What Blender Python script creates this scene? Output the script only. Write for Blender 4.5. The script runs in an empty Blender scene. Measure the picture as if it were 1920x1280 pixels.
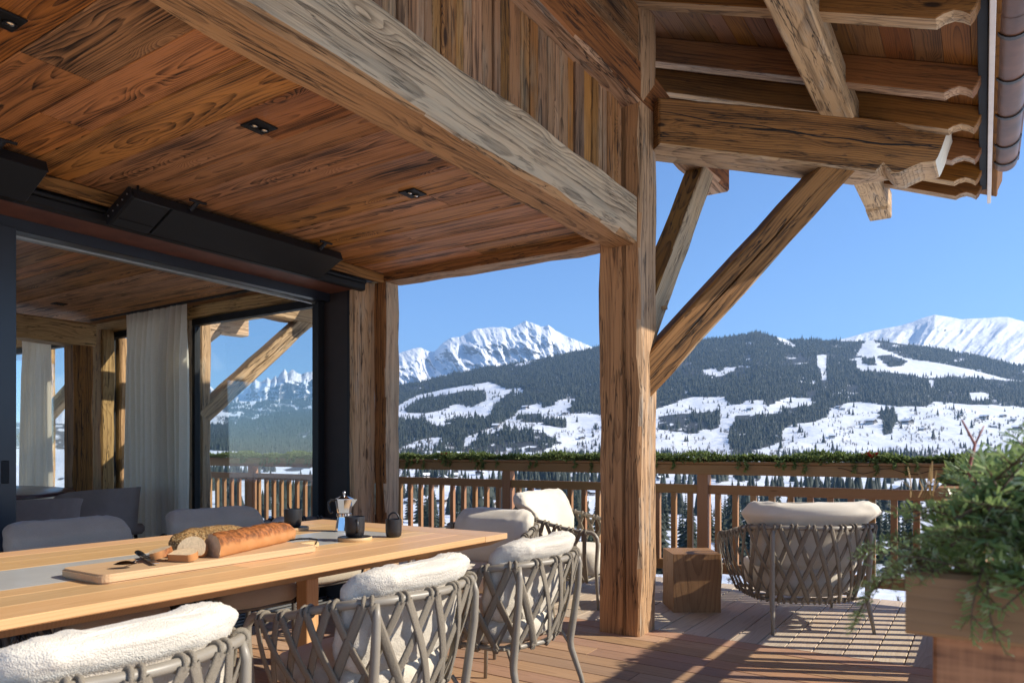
import bpy, bmesh, math, random
import numpy as np
from mathutils import Vector, Matrix, noise as mnoise
R = math.radians
random.seed(11); RNG = np.random.default_rng(7)
scene = bpy.context.scene
COL = scene.collection

# ------------------------------------------------------------------ camera, world, sun, exposure
EYE = 1.16; YAW = R(33.15)
cam_d = bpy.data.cameras.new('camera'); cam = bpy.data.objects.new('camera', cam_d); COL.objects.link(cam)
cam.location = (0, 0, EYE); cam.rotation_euler = (R(90), 0, YAW)
cam_d.sensor_width = 36; cam_d.lens = 25.41; cam_d.shift_y = 0.1068
cam_d.clip_start = .05; cam_d.clip_end = 60000
cam_d.dof.use_dof = True; cam_d.dof.focus_distance = 4.4; cam_d.dof.aperture_fstop = 5.6
scene.camera = cam
SUN_AZ, SUN_EL = R(63.7), R(32.5)
w = bpy.data.worlds.new('World'); scene.world = w; w.use_nodes = True
wn = w.node_tree.nodes; wl = w.node_tree.links
sky = wn.new('ShaderNodeTexSky'); sky.sky_type = 'NISHITA'; sky.sun_disc = False
sky.sun_elevation = SUN_EL; sky.sun_rotation = SUN_AZ
sky.altitude = 1200; sky.air_density = 1.0; sky.dust_density = 0.0; sky.ozone_density = 8.5
bg = wn['Background']; bg.inputs[1].default_value = 0.115
wl.new(sky.outputs[0], bg.inputs[0])
sun_d = bpy.data.lights.new('sun', 'SUN'); sun_d.energy = 4.3; sun_d.angle = R(0.53); sun_d.color = (1, .92, .79)
sun = bpy.data.objects.new('sun', sun_d); COL.objects.link(sun)
sdir = Vector((math.sin(SUN_AZ)*math.cos(SUN_EL), math.cos(SUN_AZ)*math.cos(SUN_EL), math.sin(SUN_EL)))
sun.rotation_euler = sdir.to_track_quat('Z', 'Y').to_euler(); sun.location = (10, 6, 12)
scene.view_settings.view_transform = 'Standard'; scene.view_settings.look = 'None'
scene.view_settings.exposure = 0.9; scene.view_settings.gamma = 1; scene.view_settings.use_curve_mapping = False
scene.render.engine = 'CYCLES'
cy = scene.cycles
cy.max_bounces = 10; cy.diffuse_bounces = 5; cy.glossy_bounces = 3; cy.transparent_max_bounces = 16
cy.transmission_bounces = 4; cy.volume_bounces = 0; cy.sample_clamp_indirect = 6
cy.use_denoising = True; cy.caustics_reflective = False; cy.caustics_refractive = False
HAZE = 6.6e-5

# ------------------------------------------------------------------ material helpers
class NT:
    def __init__(s, name):
        s.m = bpy.data.materials.new(name); s.m.use_nodes = True
        s.t = s.m.node_tree; s.b = s.t.nodes['Principled BSDF']; s.out = s.t.nodes['Material Output']
    def put(s, inp, v):
        if isinstance(v, bpy.types.NodeSocket): s.t.links.new(v, inp)
        elif isinstance(v, (tuple, list)) and len(v) == 3 and inp.type == 'RGBA': inp.default_value = (*v, 1)
        else: inp.default_value = v
    def n(s, typ, ins=None, **props):
        nd = s.t.nodes.new('ShaderNode' + typ)
        for k, v in props.items(): setattr(nd, k, v)
        for k, v in (ins or {}).items(): s.put(nd.inputs[k], v)
        return nd
    def math(s, op, a, b=0.0, c=0.0): return s.n('Math', {0: a, 1: b, 2: c}, operation=op).outputs[0]
    def vmath(s, op, a, b=(0, 0, 0)): return s.n('VectorMath', {0: a, 1: b}, operation=op).outputs[0]
    def rng(s, v, a, b, c=0., d=1., smooth=True):
        return s.n('MapRange', {0: v, 1: a, 2: b, 3: c, 4: d}, interpolation_type='SMOOTHSTEP' if smooth else 'LINEAR').outputs[0]
    def mix(s, f, a, b, mode='MIX'):
        nd = s.n('Mix', data_type='RGBA', blend_type=mode)
        s.put(nd.inputs[0], f); s.put(nd.inputs[6], a); s.put(nd.inputs[7], b); return nd.outputs[2]
    def noise(s, vec, scale=1., detail=2., rough=.5, dist=0.):
        return s.n('TexNoise', {'Vector': vec, 'Scale': scale, 'Detail': detail, 'Roughness': rough, 'Distortion': dist}).outputs[0]
    def coord(s, scale=(1, 1, 1), which='Object', off=None):
        v = s.n('TexCoord').outputs[which]
        if off is not None: v = s.vmath('ADD', v, off)
        return s.vmath('MULTIPLY', v, scale)
    def rand(s): return s.n('ObjectInfo').outputs['Random']
    def bump(s, h, strength=.3, dist=.01):
        s.put(s.b.inputs['Normal'], s.n('Bump', {'Height': h, 'Strength': strength, 'Distance': dist}).outputs[0])
    def base(s, c, rough=.6, metal=0., spec=None):
        s.put(s.b.inputs['Base Color'], c); s.put(s.b.inputs['Roughness'], rough); s.put(s.b.inputs['Metallic'], metal)
        if spec is not None: s.put(s.b.inputs['Specular IOR Level'], spec)
        return s.m

def plain(name, c, rough=.5, metal=0., var=.06, bscale=0., bstr=.1, spec=None, scale=8.):
    t = NT(name); v = t.coord()
    n = t.noise(v, scale, 4, .6)
    k = t.rng(n, .3, .7, 1-var, 1+var, False)
    col = t.mix(1., c, t.n('CombineColor', {0: k, 1: k, 2: k}).outputs[0], 'MULTIPLY')
    t.base(col, rough, metal, spec)
    if bscale: t.bump(t.noise(v, bscale, 3, .6), bstr, .004)
    return t.m

def wood(name, light, dark, ring=95., contrast=.75, fibre=.35, fiss=0., blotch=.3, tint=.25, hue=.02, rough=.6,
         bump=.35, warp=1., knots=1., pith=(.05, .10), grey=None, gamt=.5, spec=.35, sharp=2.2, streak=.35, sat=1.0):
    """solid timber: growth rings round a pith that runs along local x, warped, with knots, fibres and fissures"""
    t = NT(name); r = t.rand()
    r2 = t.math('FRACT', t.math('MULTIPLY', r, 17.31)); r3 = t.math('FRACT', t.math('MULTIPLY', r, 71.7))
    off = t.n('CombineXYZ', {0: t.math('MULTIPLY', r, 53.), 1: 0., 2: 0.}).outputs[0]
    p = t.vmath('ADD', t.n('TexCoord').outputs['Object'], off)
    sx = t.n('SeparateXYZ', {0: p})
    x, y, z = sx.outputs
    slow = t.noise(t.vmath('MULTIPLY', p, (.75, 3.2, 3.2)), 1., 2., .5)
    slow2 = t.noise(t.vmath('MULTIPLY', p, (.5, 1.5, 1.5)), 1.3, 2., .5)
    y1 = t.math('ADD', y, t.math('MULTIPLY', t.math('SUBTRACT', r2, .5), pith[1]))
    y1 = t.math('ADD', y1, t.math('MULTIPLY', t.math('SUBTRACT', slow, .5), .05*warp))
    z1 = t.math('ADD', z, t.math('MULTIPLY_ADD', r3, pith[1]*.6, pith[0]))
    z1 = t.math('ADD', z1, t.math('MULTIPLY', t.math('SUBTRACT', slow2, .5), .14*warp))
    rad = t.math('SQRT', t.math('ADD', t.math('MULTIPLY', y1, y1), t.math('MULTIPLY', z1, z1)))
    if knots:
        vo = t.n('TexVoronoi', {'Vector': t.vmath('MULTIPLY', p, (1.5, 5.5, 5.5)), 'Scale': 1.}, feature='F1')
        kd = vo.outputs['Distance']
        k = t.rng(kd, .0, .34, 1., 0.)
        rad = t.math('ADD', rad, t.math('MULTIPLY', k, .05*knots))
        core = t.rng(kd, .05, .10, 1., 0.)
    fn = t.noise(t.vmath('MULTIPLY', p, (3., 130., 130.)), 1., 3., .6)
    rad = t.math('ADD', rad, t.math('MULTIPLY', fn, .0022))
    ph = t.math('FRACT', t.math('MULTIPLY', rad, ring))
    up = t.math('POWER', ph, sharp)
    late = t.math('MULTIPLY', up, t.rng(ph, .93, 1., 1., 0.))
    f = t.math('MULTIPLY', late, contrast)
    bl = t.noise(t.vmath('MULTIPLY', p, (1.1, 4., 4.)), 1.7, 3., .6)
    f = t.math('ADD', f, t.math('MULTIPLY', t.math('SUBTRACT', bl, .5), blotch*1.6))
    f = t.math('ADD', f, t.math('MULTIPLY', t.math('SUBTRACT', fn, .5), fibre))
    st_ = t.noise(t.vmath('MULTIPLY', p, (.7, 34., 34.)), 1., 4., .7)
    f = t.math('ADD', f, t.math('MULTIPLY', t.math('SUBTRACT', st_, .5), streak*2.2))
    if knots: f = t.math('MAXIMUM', f, t.math('MULTIPLY', core, .95))
    f = t.n('Clamp', {0: f}).outputs[0]
    col = t.mix(f, light, dark)
    if grey is not None:
        g = t.noise(t.vmath('MULTIPLY', p, (.9, 5., 5.)), 2., 4., .65)
        gm = t.rng(g, .62-gamt*.5, .9-gamt*.5, 0., 1.)
        col = t.mix(gm, col, t.mix(f, grey, tuple(c*.38 for c in grey)))
    hsv = t.n('HueSaturation', {'Hue': t.math('MULTIPLY_ADD', t.math('SUBTRACT', r3, .5), hue, .5),
              'Saturation': t.math('MULTIPLY_ADD', t.math('SUBTRACT', r2, .5), tint*.8, sat),
              'Value': t.math('MULTIPLY_ADD', t.math('SUBTRACT', r, .5), tint*2., 1.), 'Color': col})
    col = hsv.outputs[0]
    h = t.math('ADD', t.math('MULTIPLY', late, .6), t.math('MULTIPLY', fn, .5))
    if fiss:
        c1 = t.noise(t.vmath('MULTIPLY', p, (.8, 16., 16.)), 1., 4., .6, .2)
        a = t.math('ABSOLUTE', t.math('SUBTRACT', c1, .5))
        m = t.rng(t.noise(t.vmath('MULTIPLY', p, (1.3, 9., 9.)), 1., 2.), .45, .62, 0., 1.)
        cr = t.math('MULTIPLY', t.rng(a, .004, .016, 1., 0.), m)
        c2 = t.math('ABSOLUTE', t.math('SUBTRACT', t.noise(t.vmath('MULTIPLY', p, (2.2, 44., 44.)), 1., 3., .6, .3), .5))
        m2 = t.rng(t.noise(t.vmath('MULTIPLY', p, (2.4, 14., 14.)), 1.7, 3.), .48, .62, 0., .85)
        cr = t.math('MAXIMUM', cr, t.math('MULTIPLY', t.rng(c2, .008, .03, 1., 0.), m2))
        cr = t.math('MULTIPLY', cr, fiss)
        col = t.mix(cr, col, (.012, .007, .004))
        h = t.math('SUBTRACT', h, t.math('MULTIPLY', cr, 1.6))
    t.base(col, t.math('MULTIPLY_ADD', f, .12, rough), 0., spec)
    t.bump(h, bump, .006)
    return t.m

# ------------------------------------------------------------------ object helpers
def setp(o, label=None, cat=None, group=None, kind=None):
    for k, v in (('label', label), ('category', cat), ('group', group), ('kind', kind)):
        if v: o[k] = v
    return o
def thing(name, loc=(0, 0, 0), label=None, cat=None, group=None, kind=None):
    o = bpy.data.objects.new(name, None); COL.objects.link(o); o.location = loc; o.empty_display_size = .1
    return setp(o, label, cat, group, kind)
class MB:
    def __init__(s): s.v = []; s.f = []; s.mi = []
    def add(s, vs, fs, mi=0):
        n = len(s.v); s.v += [tuple(v) for v in vs]; s.f += [tuple(i+n for i in f) for f in fs]; s.mi += [mi]*len(fs); return s
    def box(s, x0, x1, y0, y1, z0, z1, mi=0):
        return s.add([(x0,y0,z0),(x1,y0,z0),(x1,y1,z0),(x0,y1,z0),(x0,y0,z1),(x1,y0,z1),(x1,y1,z1),(x0,y1,z1)],
                     [(0,3,2,1),(4,5,6,7),(0,1,5,4),(1,2,6,5),(2,3,7,6),(3,0,4,7)], mi)
    def cbox(s, x0, x1, y0, y1, z0, z1, c=.004, mi=0):
        """box with all edges chamfered"""
        bm = bmesh.new(); bmesh.ops.create_cube(bm, size=1.)
        for v in bm.verts:
            v.co = Vector((x0 if v.co.x < 0 else x1, y0 if v.co.y < 0 else y1, z0 if v.co.z < 0 else z1))
        bmesh.ops.bevel(bm, geom=bm.edges[:], offset=c, segments=1, profile=.5, affect='EDGES')
        bm.verts.index_update()
        s.add([v.co.copy() for v in bm.verts], [[v.index for v in f.verts] for f in bm.faces], mi); bm.free(); return s
    def tube(s, pts, rad, seg=8, flat=1., up=None, cap=True, mi=0, closed=False):
        pts = [Vector(p) for p in pts]; n = len(pts)
        rads = rad if isinstance(rad, (list, tuple)) else [rad]*n
        tang = []
        for i in range(n):
            a = pts[(i-1) % n] if (closed or i > 0) else pts[i]; b = pts[(i+1) % n] if (closed or i < n-1) else pts[i]
            tang.append((b-a).normalized())
        ref = Vector(up) if up is not None else (Vector((0, 0, 1)) if abs(tang[0].z) < .9 else Vector((1, 0, 0)))
        vs = []
        for i in range(n):
            t = tang[i]; b = t.cross(ref)
            if b.length < 1e-4: b = t.cross(Vector((.3, .8, .5)))
            b.normalize(); nn = b.cross(t).normalized()
            if up is None: ref = nn
            for k in range(seg):
                a = 2*math.pi*k/seg
                vs.append(pts[i] + b*(math.cos(a)*rads[i]) + nn*(math.sin(a)*rads[i]*flat))
        fs = []
        for i in range(n if closed else n-1):
            j = (i+1) % n
            for k in range(seg):
                l = (k+1) % seg
                fs.append((i*seg+k, i*seg+l, j*seg+l, j*seg+k))
        if cap and not closed:
            fs.append(tuple(reversed(range(seg)))); fs.append(tuple(range((n-1)*seg, n*seg)))
        return s.add(vs, fs, mi)
    def lathe(s, prof, seg=24, c=(0, 0, 0), mi=0):
        vs = []; fs = []
        for r_, z_ in prof:
            for k in range(seg):
                a = 2*math.pi*k/seg; vs.append((c[0]+r_*math.cos(a), c[1]+r_*math.sin(a), c[2]+z_))
        for i in range(len(prof)-1):
            for k in range(seg):
                l = (k+1) % seg; fs.append((i*seg+k, i*seg+l, (i+1)*seg+l, (i+1)*seg+k))
        return s.add(vs, fs, mi)
    def mesh(s, name, mats, smooth=False):
        me = bpy.data.meshes.new(name); me.from_pydata(s.v, [], s.f)
        if not isinstance(mats, (list, tuple)): mats = [mats]
        for m in mats: me.materials.append(m)
        if len(mats) > 1: me.polygons.foreach_set('material_index', s.mi)
        if smooth: me.polygons.foreach_set('use_smooth', [True]*len(me.polygons))
        me.update(); return me
    def obj(s, name, mats, parent=None, smooth=False, loc=None, auto=None):
        me = s.mesh(name, mats, smooth)
        o = bpy.data.objects.new(name, me); COL.objects.link(o)
        if loc is not None: o.location = loc
        if auto is not None and smooth:
            try: me.set_sharp_from_angle(angle=R(auto))
            except Exception: pass
        if parent is not None: put(o, parent)
        return o
def put(o, parent):
    """parent o (standing at its world place) under an unrotated parent"""
    o.parent = parent
    p = parent; wloc = Vector()
    m = Matrix.Identity(4)
    chain = []
    while p is not None: chain.append(p); p = p.parent
    for q in reversed(chain): m = m @ q.matrix_parent_inverse @ q.matrix_basis
    o.matrix_parent_inverse = m.inverted(); return o
def frame_of(origin, xd, zd):
    x = Vector(xd).normalized(); z = Vector(zd); z = (z - x*z.dot(x)).normalized(); y = z.cross(x)
    m = Matrix((x, y, z)).transposed().to_4x4(); m.translation = Vector(origin); return m
def copy_tree(o, parent=None):
    c = o.copy(); COL.objects.link(c); c.parent = parent
    for ch in o.children: copy_tree(ch, c)
    return c
def merged(name, verts, faces, mat, smooth=False):
    """fast mesh from numpy arrays, faces (n,3) or (n,4)"""
    me = bpy.data.meshes.new(name); faces = np.asarray(faces); k = faces.shape[1]
    me.vertices.add(len(verts)); me.vertices.foreach_set('co', np.asarray(verts, dtype=np.float32).ravel())
    me.loops.add(faces.size); me.loops.foreach_set('vertex_index', faces.astype(np.int32).ravel())
    me.polygons.add(len(faces)); me.polygons.foreach_set('loop_start', np.arange(0, faces.size, k, dtype=np.int32))
    me.polygons.foreach_set('loop_total', np.full(len(faces), k, dtype=np.int32))
    if smooth: me.polygons.foreach_set('use_smooth', np.ones(len(faces), dtype=bool))
    me.materials.append(mat); me.update(calc_edges=True); me.validate(); return me
def link(name, me, parent=None):
    o = bpy.data.objects.new(name, me); COL.objects.link(o)
    if parent is not None: put(o, parent)
    return o

def timber(name, p0, p1, wd, ht, mats, up=(0, 0, 1), parent=None, jit=.006, bev=.014, cracks=(), step=.22, seed=0, endcut=None, side=None):
    """hewn beam p0->p1; local x along it, local y = up x x. mats by side (-y, -z, +y, +z) via side=(i,i,i,i).
    cracks: (side 'my'|'mz'|'py', pos, width, depth, t0, t1)"""
    p0 = Vector(p0); p1 = Vector(p1); L = (p1-p0).length; m = frame_of(p0, p1-p0, up)
    rr = random.Random(seed*77+int(L*1000)); hw, hh = wd/2, ht/2
    ns = max(2, int(L/step)+1)
    # outline, counter-clockwise seen from +x : (y,z), side index of the edge that starts at the point
    def outline(i):
        t = i/(ns-1)
        b = [max(.003, bev*(1+rr.uniform(-.6, .8))) for _ in range(4)]
        j = lambda: rr.uniform(-jit, jit)
        w1, w2, h1, h2 = hw+j(), hw+j(), hh+j(), hh+j()
        pts = []
        def groove(axis, fixed, a0, a1, key):
            for (sd, pos, wid, dep, t0, t1) in cracks:
                if sd != key: continue
                k = 0. if not (t0 <= t <= t1) else min(1., (t-t0)*ns*.25+.05, (t1-t)*ns*.25+.05)
                ww = max(.0008, wid*k*(1+rr.uniform(-.35, .35)))/2; dd = max(.0005, dep*k); c = pos + rr.uniform(-.004, .004)
                sg = 1 if a1 > a0 else -1
                for q, dq in ((c-sg*ww, 0), (c, dd), (c+sg*ww, 0)):
                    pts.append(((fixed - dq) if fixed > 0 else (fixed + dq), q) if axis == 'y' else (q, (fixed - dq) if fixed > 0 else (fixed + dq)))
        # side 0: -y face from z=-h to +h ... go: bottom (-z) from -y to +y, +y up, top back, -y down
        pts.append((-w1+b[0], -h1)); s_idx = [1]
        groove('z', -h1, -1, 1, 'mz')
        pts.append((w2-b[1], -h1)); pts.append((w2, -h1+b[1]))
        groove('y', w2, -1, 1, 'py')
        pts.append((w2, h2-b[2])); pts.append((w2-b[2], h2)); pts.append((-w1+b[3], h2)); pts.append((-w1, h2-b[3]))
        groove('y', -w1, 1, -1, 'my')
        pts.append((-w1, -h1+b[0]))
        return pts
    ols = [outline(i) for i in range(ns)]; n = len(ols[0])
    vs = []
    for i, ol in enumerate(ols):
        for (y, z) in ol:
            x = L*i/(ns-1)
            if endcut and i == 0: x += endcut[0](y, z)
            if endcut and i == ns-1: x += endcut[1](y, z)
            vs.append((x, y, z))
    fs = []; mi = []
    for i in range(ns-1):
        for k in range(n):
            l = (k+1) % n
            fs.append((i*n+k, i*n+l, (i+1)*n+l, (i+1)*n+k))
            (y0, z0), (y1, z1) = ols[i][k], ols[i][l]
            cy_, cz_ = (y0+y1)/2/hw, (z0+z1)/2/hh
            sd = (0 if cy_ < 0 else 2) if abs(cy_) >= abs(cz_) else (1 if cz_ < 0 else 3)
            mi.append(side[sd] if side else 0)
    fs.append(tuple(reversed(range(n)))); fs.append(tuple(range((ns-1)*n, ns*n))); mi += [mi[0] if not side else side[0]]*2
    b_ = MB(); b_.v = vs; b_.f = fs; b_.mi = mi
    o = b_.obj(name, mats); o.matrix_world = m; o.matrix_basis = m
    if parent is not None: put(o, parent)
    return o
def profile_prism(name, prof, thick, mats, origin, xd, zd, parent=None, bev=0.):
    """prism of outline prof (local x,z) with thickness along local y"""
    m = frame_of(origin, xd, zd); n = len(prof); h = thick/2
    vs = [(x, -h, z) for x, z in prof] + [(x, h, z) for x, z in prof]
    fs = [tuple(range(n)), tuple(reversed(range(n, 2*n)))] + [(i, i+n, (i+1) % n+n, (i+1) % n) for i in range(n)]
    me = bpy.data.meshes.new(name); me.from_pydata(vs, [], fs)
    for mm in (mats if isinstance(mats, (list, tuple)) else [mats]): me.materials.append(mm)
    bm = bmesh.new(); bm.from_mesh(me); bmesh.ops.recalc_face_normals(bm, faces=bm.faces[:])
    if bev: bmesh.ops.bevel(bm, geom=[e for e in bm.edges if abs(e.verts[0].co.y-e.verts[1].co.y) < 1e-6], offset=bev, segments=1, affect='EDGES')
    bmesh.ops.triangulate(bm, faces=[f for f in bm.faces if len(f.verts) > 4])
    bm.to_mesh(me); bm.free(); me.update()
    o = bpy.data.objects.new(name, me); COL.objects.link(o); o.matrix_basis = m
    if parent is not None: put(o, parent)
    return o
PLANKS = {}
def plank(name, center, xd, zd, L, W, T, mat, parent, c=.003):
    """board with chamfered long edges; local z = thickness"""
    b = MB(); l, ww, t = L/2, W/2, T/2
    sec = [(-ww+c, -t), (ww-c, -t), (ww, -t+c), (ww, t-c), (ww-c, t), (-ww+c, t), (-ww, t-c), (-ww, -t+c)]
    vs = [(-l, y, z) for y, z in sec] + [(l, y, z) for y, z in sec]
    fs = [tuple(reversed(range(8))), tuple(range(8, 16))] + [(i, (i+1) % 8, (i+1) % 8+8, i+8) for i in range(8)]
    b.add(vs, fs)
    o = b.obj(name, mat); o.matrix_basis = frame_of(center, xd, zd)
    if parent is not None: put(o, parent)
    return o
# bearings: from the eye, u to the right and e up per metre of forward distance
FW = Vector((-math.sin(YAW), math.cos(YAW), 0)); RT = Vector((math.cos(YAW), math.sin(YAW), 0))
def bear(bx, by, f):
    u = (bx-960)/1355.; e = (845-by)/1355.
    p = FW*f + RT*(u*f); return Vector((p.x, p.y, EYE+e*f))
# ------------------------------------------------------------------ materials
M = {}
M['ceiling'] = wood('reddish brown reclaimed planks', (.50, .215, .072), (.020, .008, .0035), ring=165, contrast=.75, fibre=.9, blotch=1.1, tint=.22, hue=.012, streak=1.35, rough=.55, bump=.5, knots=1.0, sharp=1.4, warp=.8)
M['gable'] = wood('weathered brown vertical boards', (.36, .17, .062), (.022, .009, .004), ring=140, contrast=.6, fibre=1.0, blotch=1.2, tint=.34, hue=.008, streak=1.5, rough=.75, fiss=.7, grey=(.37, .25, .145), gamt=.3, bump=.6, sat=0.98)
M['beam_warm'] = wood('hewn warm beam', (.50, .265, .12), (.085, .037, .016), ring=60, contrast=.5, fibre=.6, blotch=.55, streak=1.1, tint=.08, rough=.75, fiss=.9, bump=.7, knots=.7, warp=1.5, sat=1.03)
M['beam_grey'] = wood('weathered grey beam', (.64, .43, .255), (.18, .11, .06), streak=.9, ring=75, contrast=.8, fibre=.6, blotch=.35, tint=.06, rough=.8, fiss=.55, bump=.8, grey=(.55, .40, .255), gamt=.5, knots=.8, warp=1.5, sat=1.0)
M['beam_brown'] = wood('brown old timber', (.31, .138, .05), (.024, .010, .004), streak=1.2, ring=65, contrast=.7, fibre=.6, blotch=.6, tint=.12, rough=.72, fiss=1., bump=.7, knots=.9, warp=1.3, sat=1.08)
M['beam_tan'] = wood('tan old timber', (.50, .295, .142), (.085, .042, .019), streak=1.1, ring=65, contrast=.6, fibre=.55, blotch=.45, tint=.1, rough=.75, fiss=.9, bump=.7, grey=(.40, .34, .26), gamt=.25, warp=.8, sat=0.97)
M['rafter'] = wood('brown rafter', (.23, .10, .036), (.022, .009, .004), streak=1.1, ring=60, contrast=.5, blotch=.6, tint=.12, rough=.7, fiss=.5, bump=.4, sat=1.12)
M['sunlit_end'] = plain('end grain painted sunlit', (.72, .64, .50), .85, 0, .12, 90, .3)  # pale tone stands in for sunlight on the corner beam's end
M['sheath'] = wood('dark roof boards', (.19, .082, .03), (.03, .012, .006), ring=110, contrast=.7, fibre=.7, blotch=.9, tint=.22, rough=.7, bump=.4, sat=1.12)
M['deck'] = wood('hardwood deck', (.45, .27, .16), (.25, .145, .085), ring=120, contrast=.45, fibre=.4, blotch=.35, tint=.2, hue=.015, rough=.62, bump=.22, knots=0, warp=.6)
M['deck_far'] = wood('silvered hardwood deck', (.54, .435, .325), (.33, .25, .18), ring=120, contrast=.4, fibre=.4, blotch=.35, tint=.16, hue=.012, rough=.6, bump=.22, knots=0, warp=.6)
M['rail'] = wood('larch railing', (.36, .185, .08), (.19, .09, .036), ring=110, contrast=.5, blotch=.25, tint=.12, rough=.6, bump=.25, knots=.5, warp=.7)
M['teak'] = wood('oiled teak', (.66, .405, .195), (.47, .255, .105), ring=130, contrast=.5, fibre=.35, blotch=.3, tint=.13, hue=.012, rough=.42, bump=.12, knots=0, warp=.5)
M['cube'] = wood('walnut coloured solid block', (.34, .17, .075), (.17, .075, .03), ring=55, contrast=.6, blotch=.3, tint=.05, rough=.5, bump=.2, fiss=.25, warp=1.6, pith=(.02, .04))
M['oak'] = wood('pale oak board', (.62, .43, .23), (.45, .29, .14), ring=130, contrast=.45, blotch=.2, tint=.04, rough=.5, bump=.1, knots=0, warp=.5)
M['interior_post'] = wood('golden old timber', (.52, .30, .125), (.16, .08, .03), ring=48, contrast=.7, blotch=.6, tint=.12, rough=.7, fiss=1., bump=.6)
M['planter'] = wood('painted larch rail end', (.25, .135, .06), (.16, .083, .036), ring=60, contrast=.35, blotch=.25, tint=.02, rough=.6, bump=.15, knots=0)
def sawn(name):
    t = NT(name); v = t.coord()
    b1 = t.noise(t.vmath('MULTIPLY', v, (34., 3., 3.)), 1., 3, .6); g = t.noise(t.vmath('MULTIPLY', v, (4., 70., 70.)), 1., 3, .6)
    f = t.math('ADD', t.math('MULTIPLY', b1, .75), t.math('MULTIPLY', g, .25))
    t.base(t.mix(t.rng(f, .36, .62), (.13, .052, .022), (.42, .185, .08)), .6, 0, .3); t.bump(f, .5, .004); return t.m
M['planter_post'] = sawn('rough sawn larch post')
M['black'] = plain('black powder coat', (.010, .010, .011), .55, 0, .1, 400, .03, .25)
M['navy'] = plain('dark navy door paint', (.013, .016, .024), .35, 0, .06)
M['heater'] = plain('black glass heater', (.022, .023, .024), .32, 0, .06)
M['brownblack'] = plain('dark brown reveal', (.02, .010, .007), .7, 0, .2)
M['redbrown'] = plain('red brown soffit', (.16, .06, .035), .55, 0, .25)
M['steel'] = plain('brushed steel', (.55, .55, .55), .28, 1., .05)
M['alu'] = plain('grey aluminium', (.32, .32, .31), .4, .8, .08)
M['chrome'] = plain('polished aluminium', (.78, .77, .75), .12, 1., .03)
M['stone'] = plain('grey ceramic inlay', (.46, .46, .44), .3, 0, .06)
M['mug'] = plain('matt black stoneware', (.018, .018, .02), .42, 0, .1, 120, .05)
M['frame'] = plain('taupe powder coated tube', (.27, .235, .185), .42, 0, .05)
M['frame_dark'] = plain('dark taupe tube', (.10, .09, .08), .45, 0, .05)
M['zinc'] = plain('dark zinc flashing', (.02, .02, .021), .7, 0, .12, 0, .1, .15)
M['copper'] = plain('aged copper gutter', (.11, .045, .022), .42, .15, .45, 0, 0, .4, 5.)
M['clamp'] = plain('dark gutter bracket', (.03, .026, .024), .45, .3, .1)
M['white'] = plain('painted white board', (.62, .53, .46), .6, 0, .08)
M['hub'] = plain('interior plum lacquer', (.10, .04, .04), .3, 0, .05)
M['brownfab'] = plain('taupe brown upholstery', (.30, .215, .175), .9, 0, .12, 300, .2)
M['glow'] = plain('lamp lens', (.5, .5, .5), .15, 0, .05)
M['floor_in'] = plain('interior oak floor', (.34, .24, .15), .5, 0, .2)
M['wall_in'] = wood('interior boards', (.55, .36, .19), (.3, .18, .09), ring=60, contrast=.5, tint=.2)
M['red'] = plain('red ribbon', (.5, .03, .025), .6, 0, .2)
M['twig'] = plain('red twig', (.32, .07, .05), .6, 0, .2)
M['stem'] = plain('brown stem', (.11, .065, .035), .8, 0, .2)
M['dry'] = plain('dry grass', (.45, .27, .09), .7, 0, .2)

def fabric(name, c, c2, scale=240., bstr=.6, rough=.95, curl=True, sheen=.3):
    t = NT(name); v = t.coord()
    vo = t.n('TexVoronoi', {'Vector': v, 'Scale': scale}, feature='SMOOTH_F1').outputs['Distance']
    n = t.noise(v, scale*.28, 4, .65)
    big = t.noise(v, 6., 3, .5)
    h = t.math('ADD', t.math('MULTIPLY', vo, -1. if curl else -.4), n)
    f = t.rng(t.math('ADD', t.math('MULTIPLY', vo, .6), t.math('MULTIPLY', big, .5)), .25, .85)
    t.base(t.mix(f, c, c2), rough, 0, .15)
    t.b.inputs['Sheen Weight'].default_value = sheen
    t.bump(h, bstr, .006)
    return t.m
M['boucle'] = fabric('cream boucle', (.72, .655, .55), (.60, .54, .445), 330, .45)
M['canvas'] = fabric('cream canvas', (.76, .69, .57), (.66, .585, .47), 700, .25, curl=False)
M['greyfab'] = fabric('charcoal melange fabric', (.52, .45, .34), (.39, .335, .25), 420, .35)
M['rope'] = fabric('taupe felt rope', (.27, .23, .175), (.185, .155, .115), 500, .5, curl=False, sheen=.1)
M['rope_dark'] = fabric('charcoal felt rope', (.05, .048, .05), (.03, .03, .03), 500, .5, curl=False, sheen=.1)
def curtain_mat():
    t = NT('unbleached linen'); v = t.coord()
    wv = t.math('ADD', t.noise(t.vmath('MULTIPLY', v, (260, 260, 14)), 1., 2), t.noise(t.vmath('MULTIPLY', v, (20, 20, 330)), 1., 2))
    c = t.mix(t.rng(wv, .75, 1.3), (.76, .69, .57), (.88, .81, .70))
    t.base(c, .9, 0, .1); t.bump(wv, .15, .003)
    tr = t.n('BsdfTranslucent', {'Color': (.8, .74, .62, 1)})
    mx = t.n('MixShader', {0: .5, 1: t.b.outputs[0], 2: tr.outputs[0]}); t.t.links.new(mx.outputs[0], t.out.inputs[0]); return t.m
M['linen'] = curtain_mat()
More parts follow.
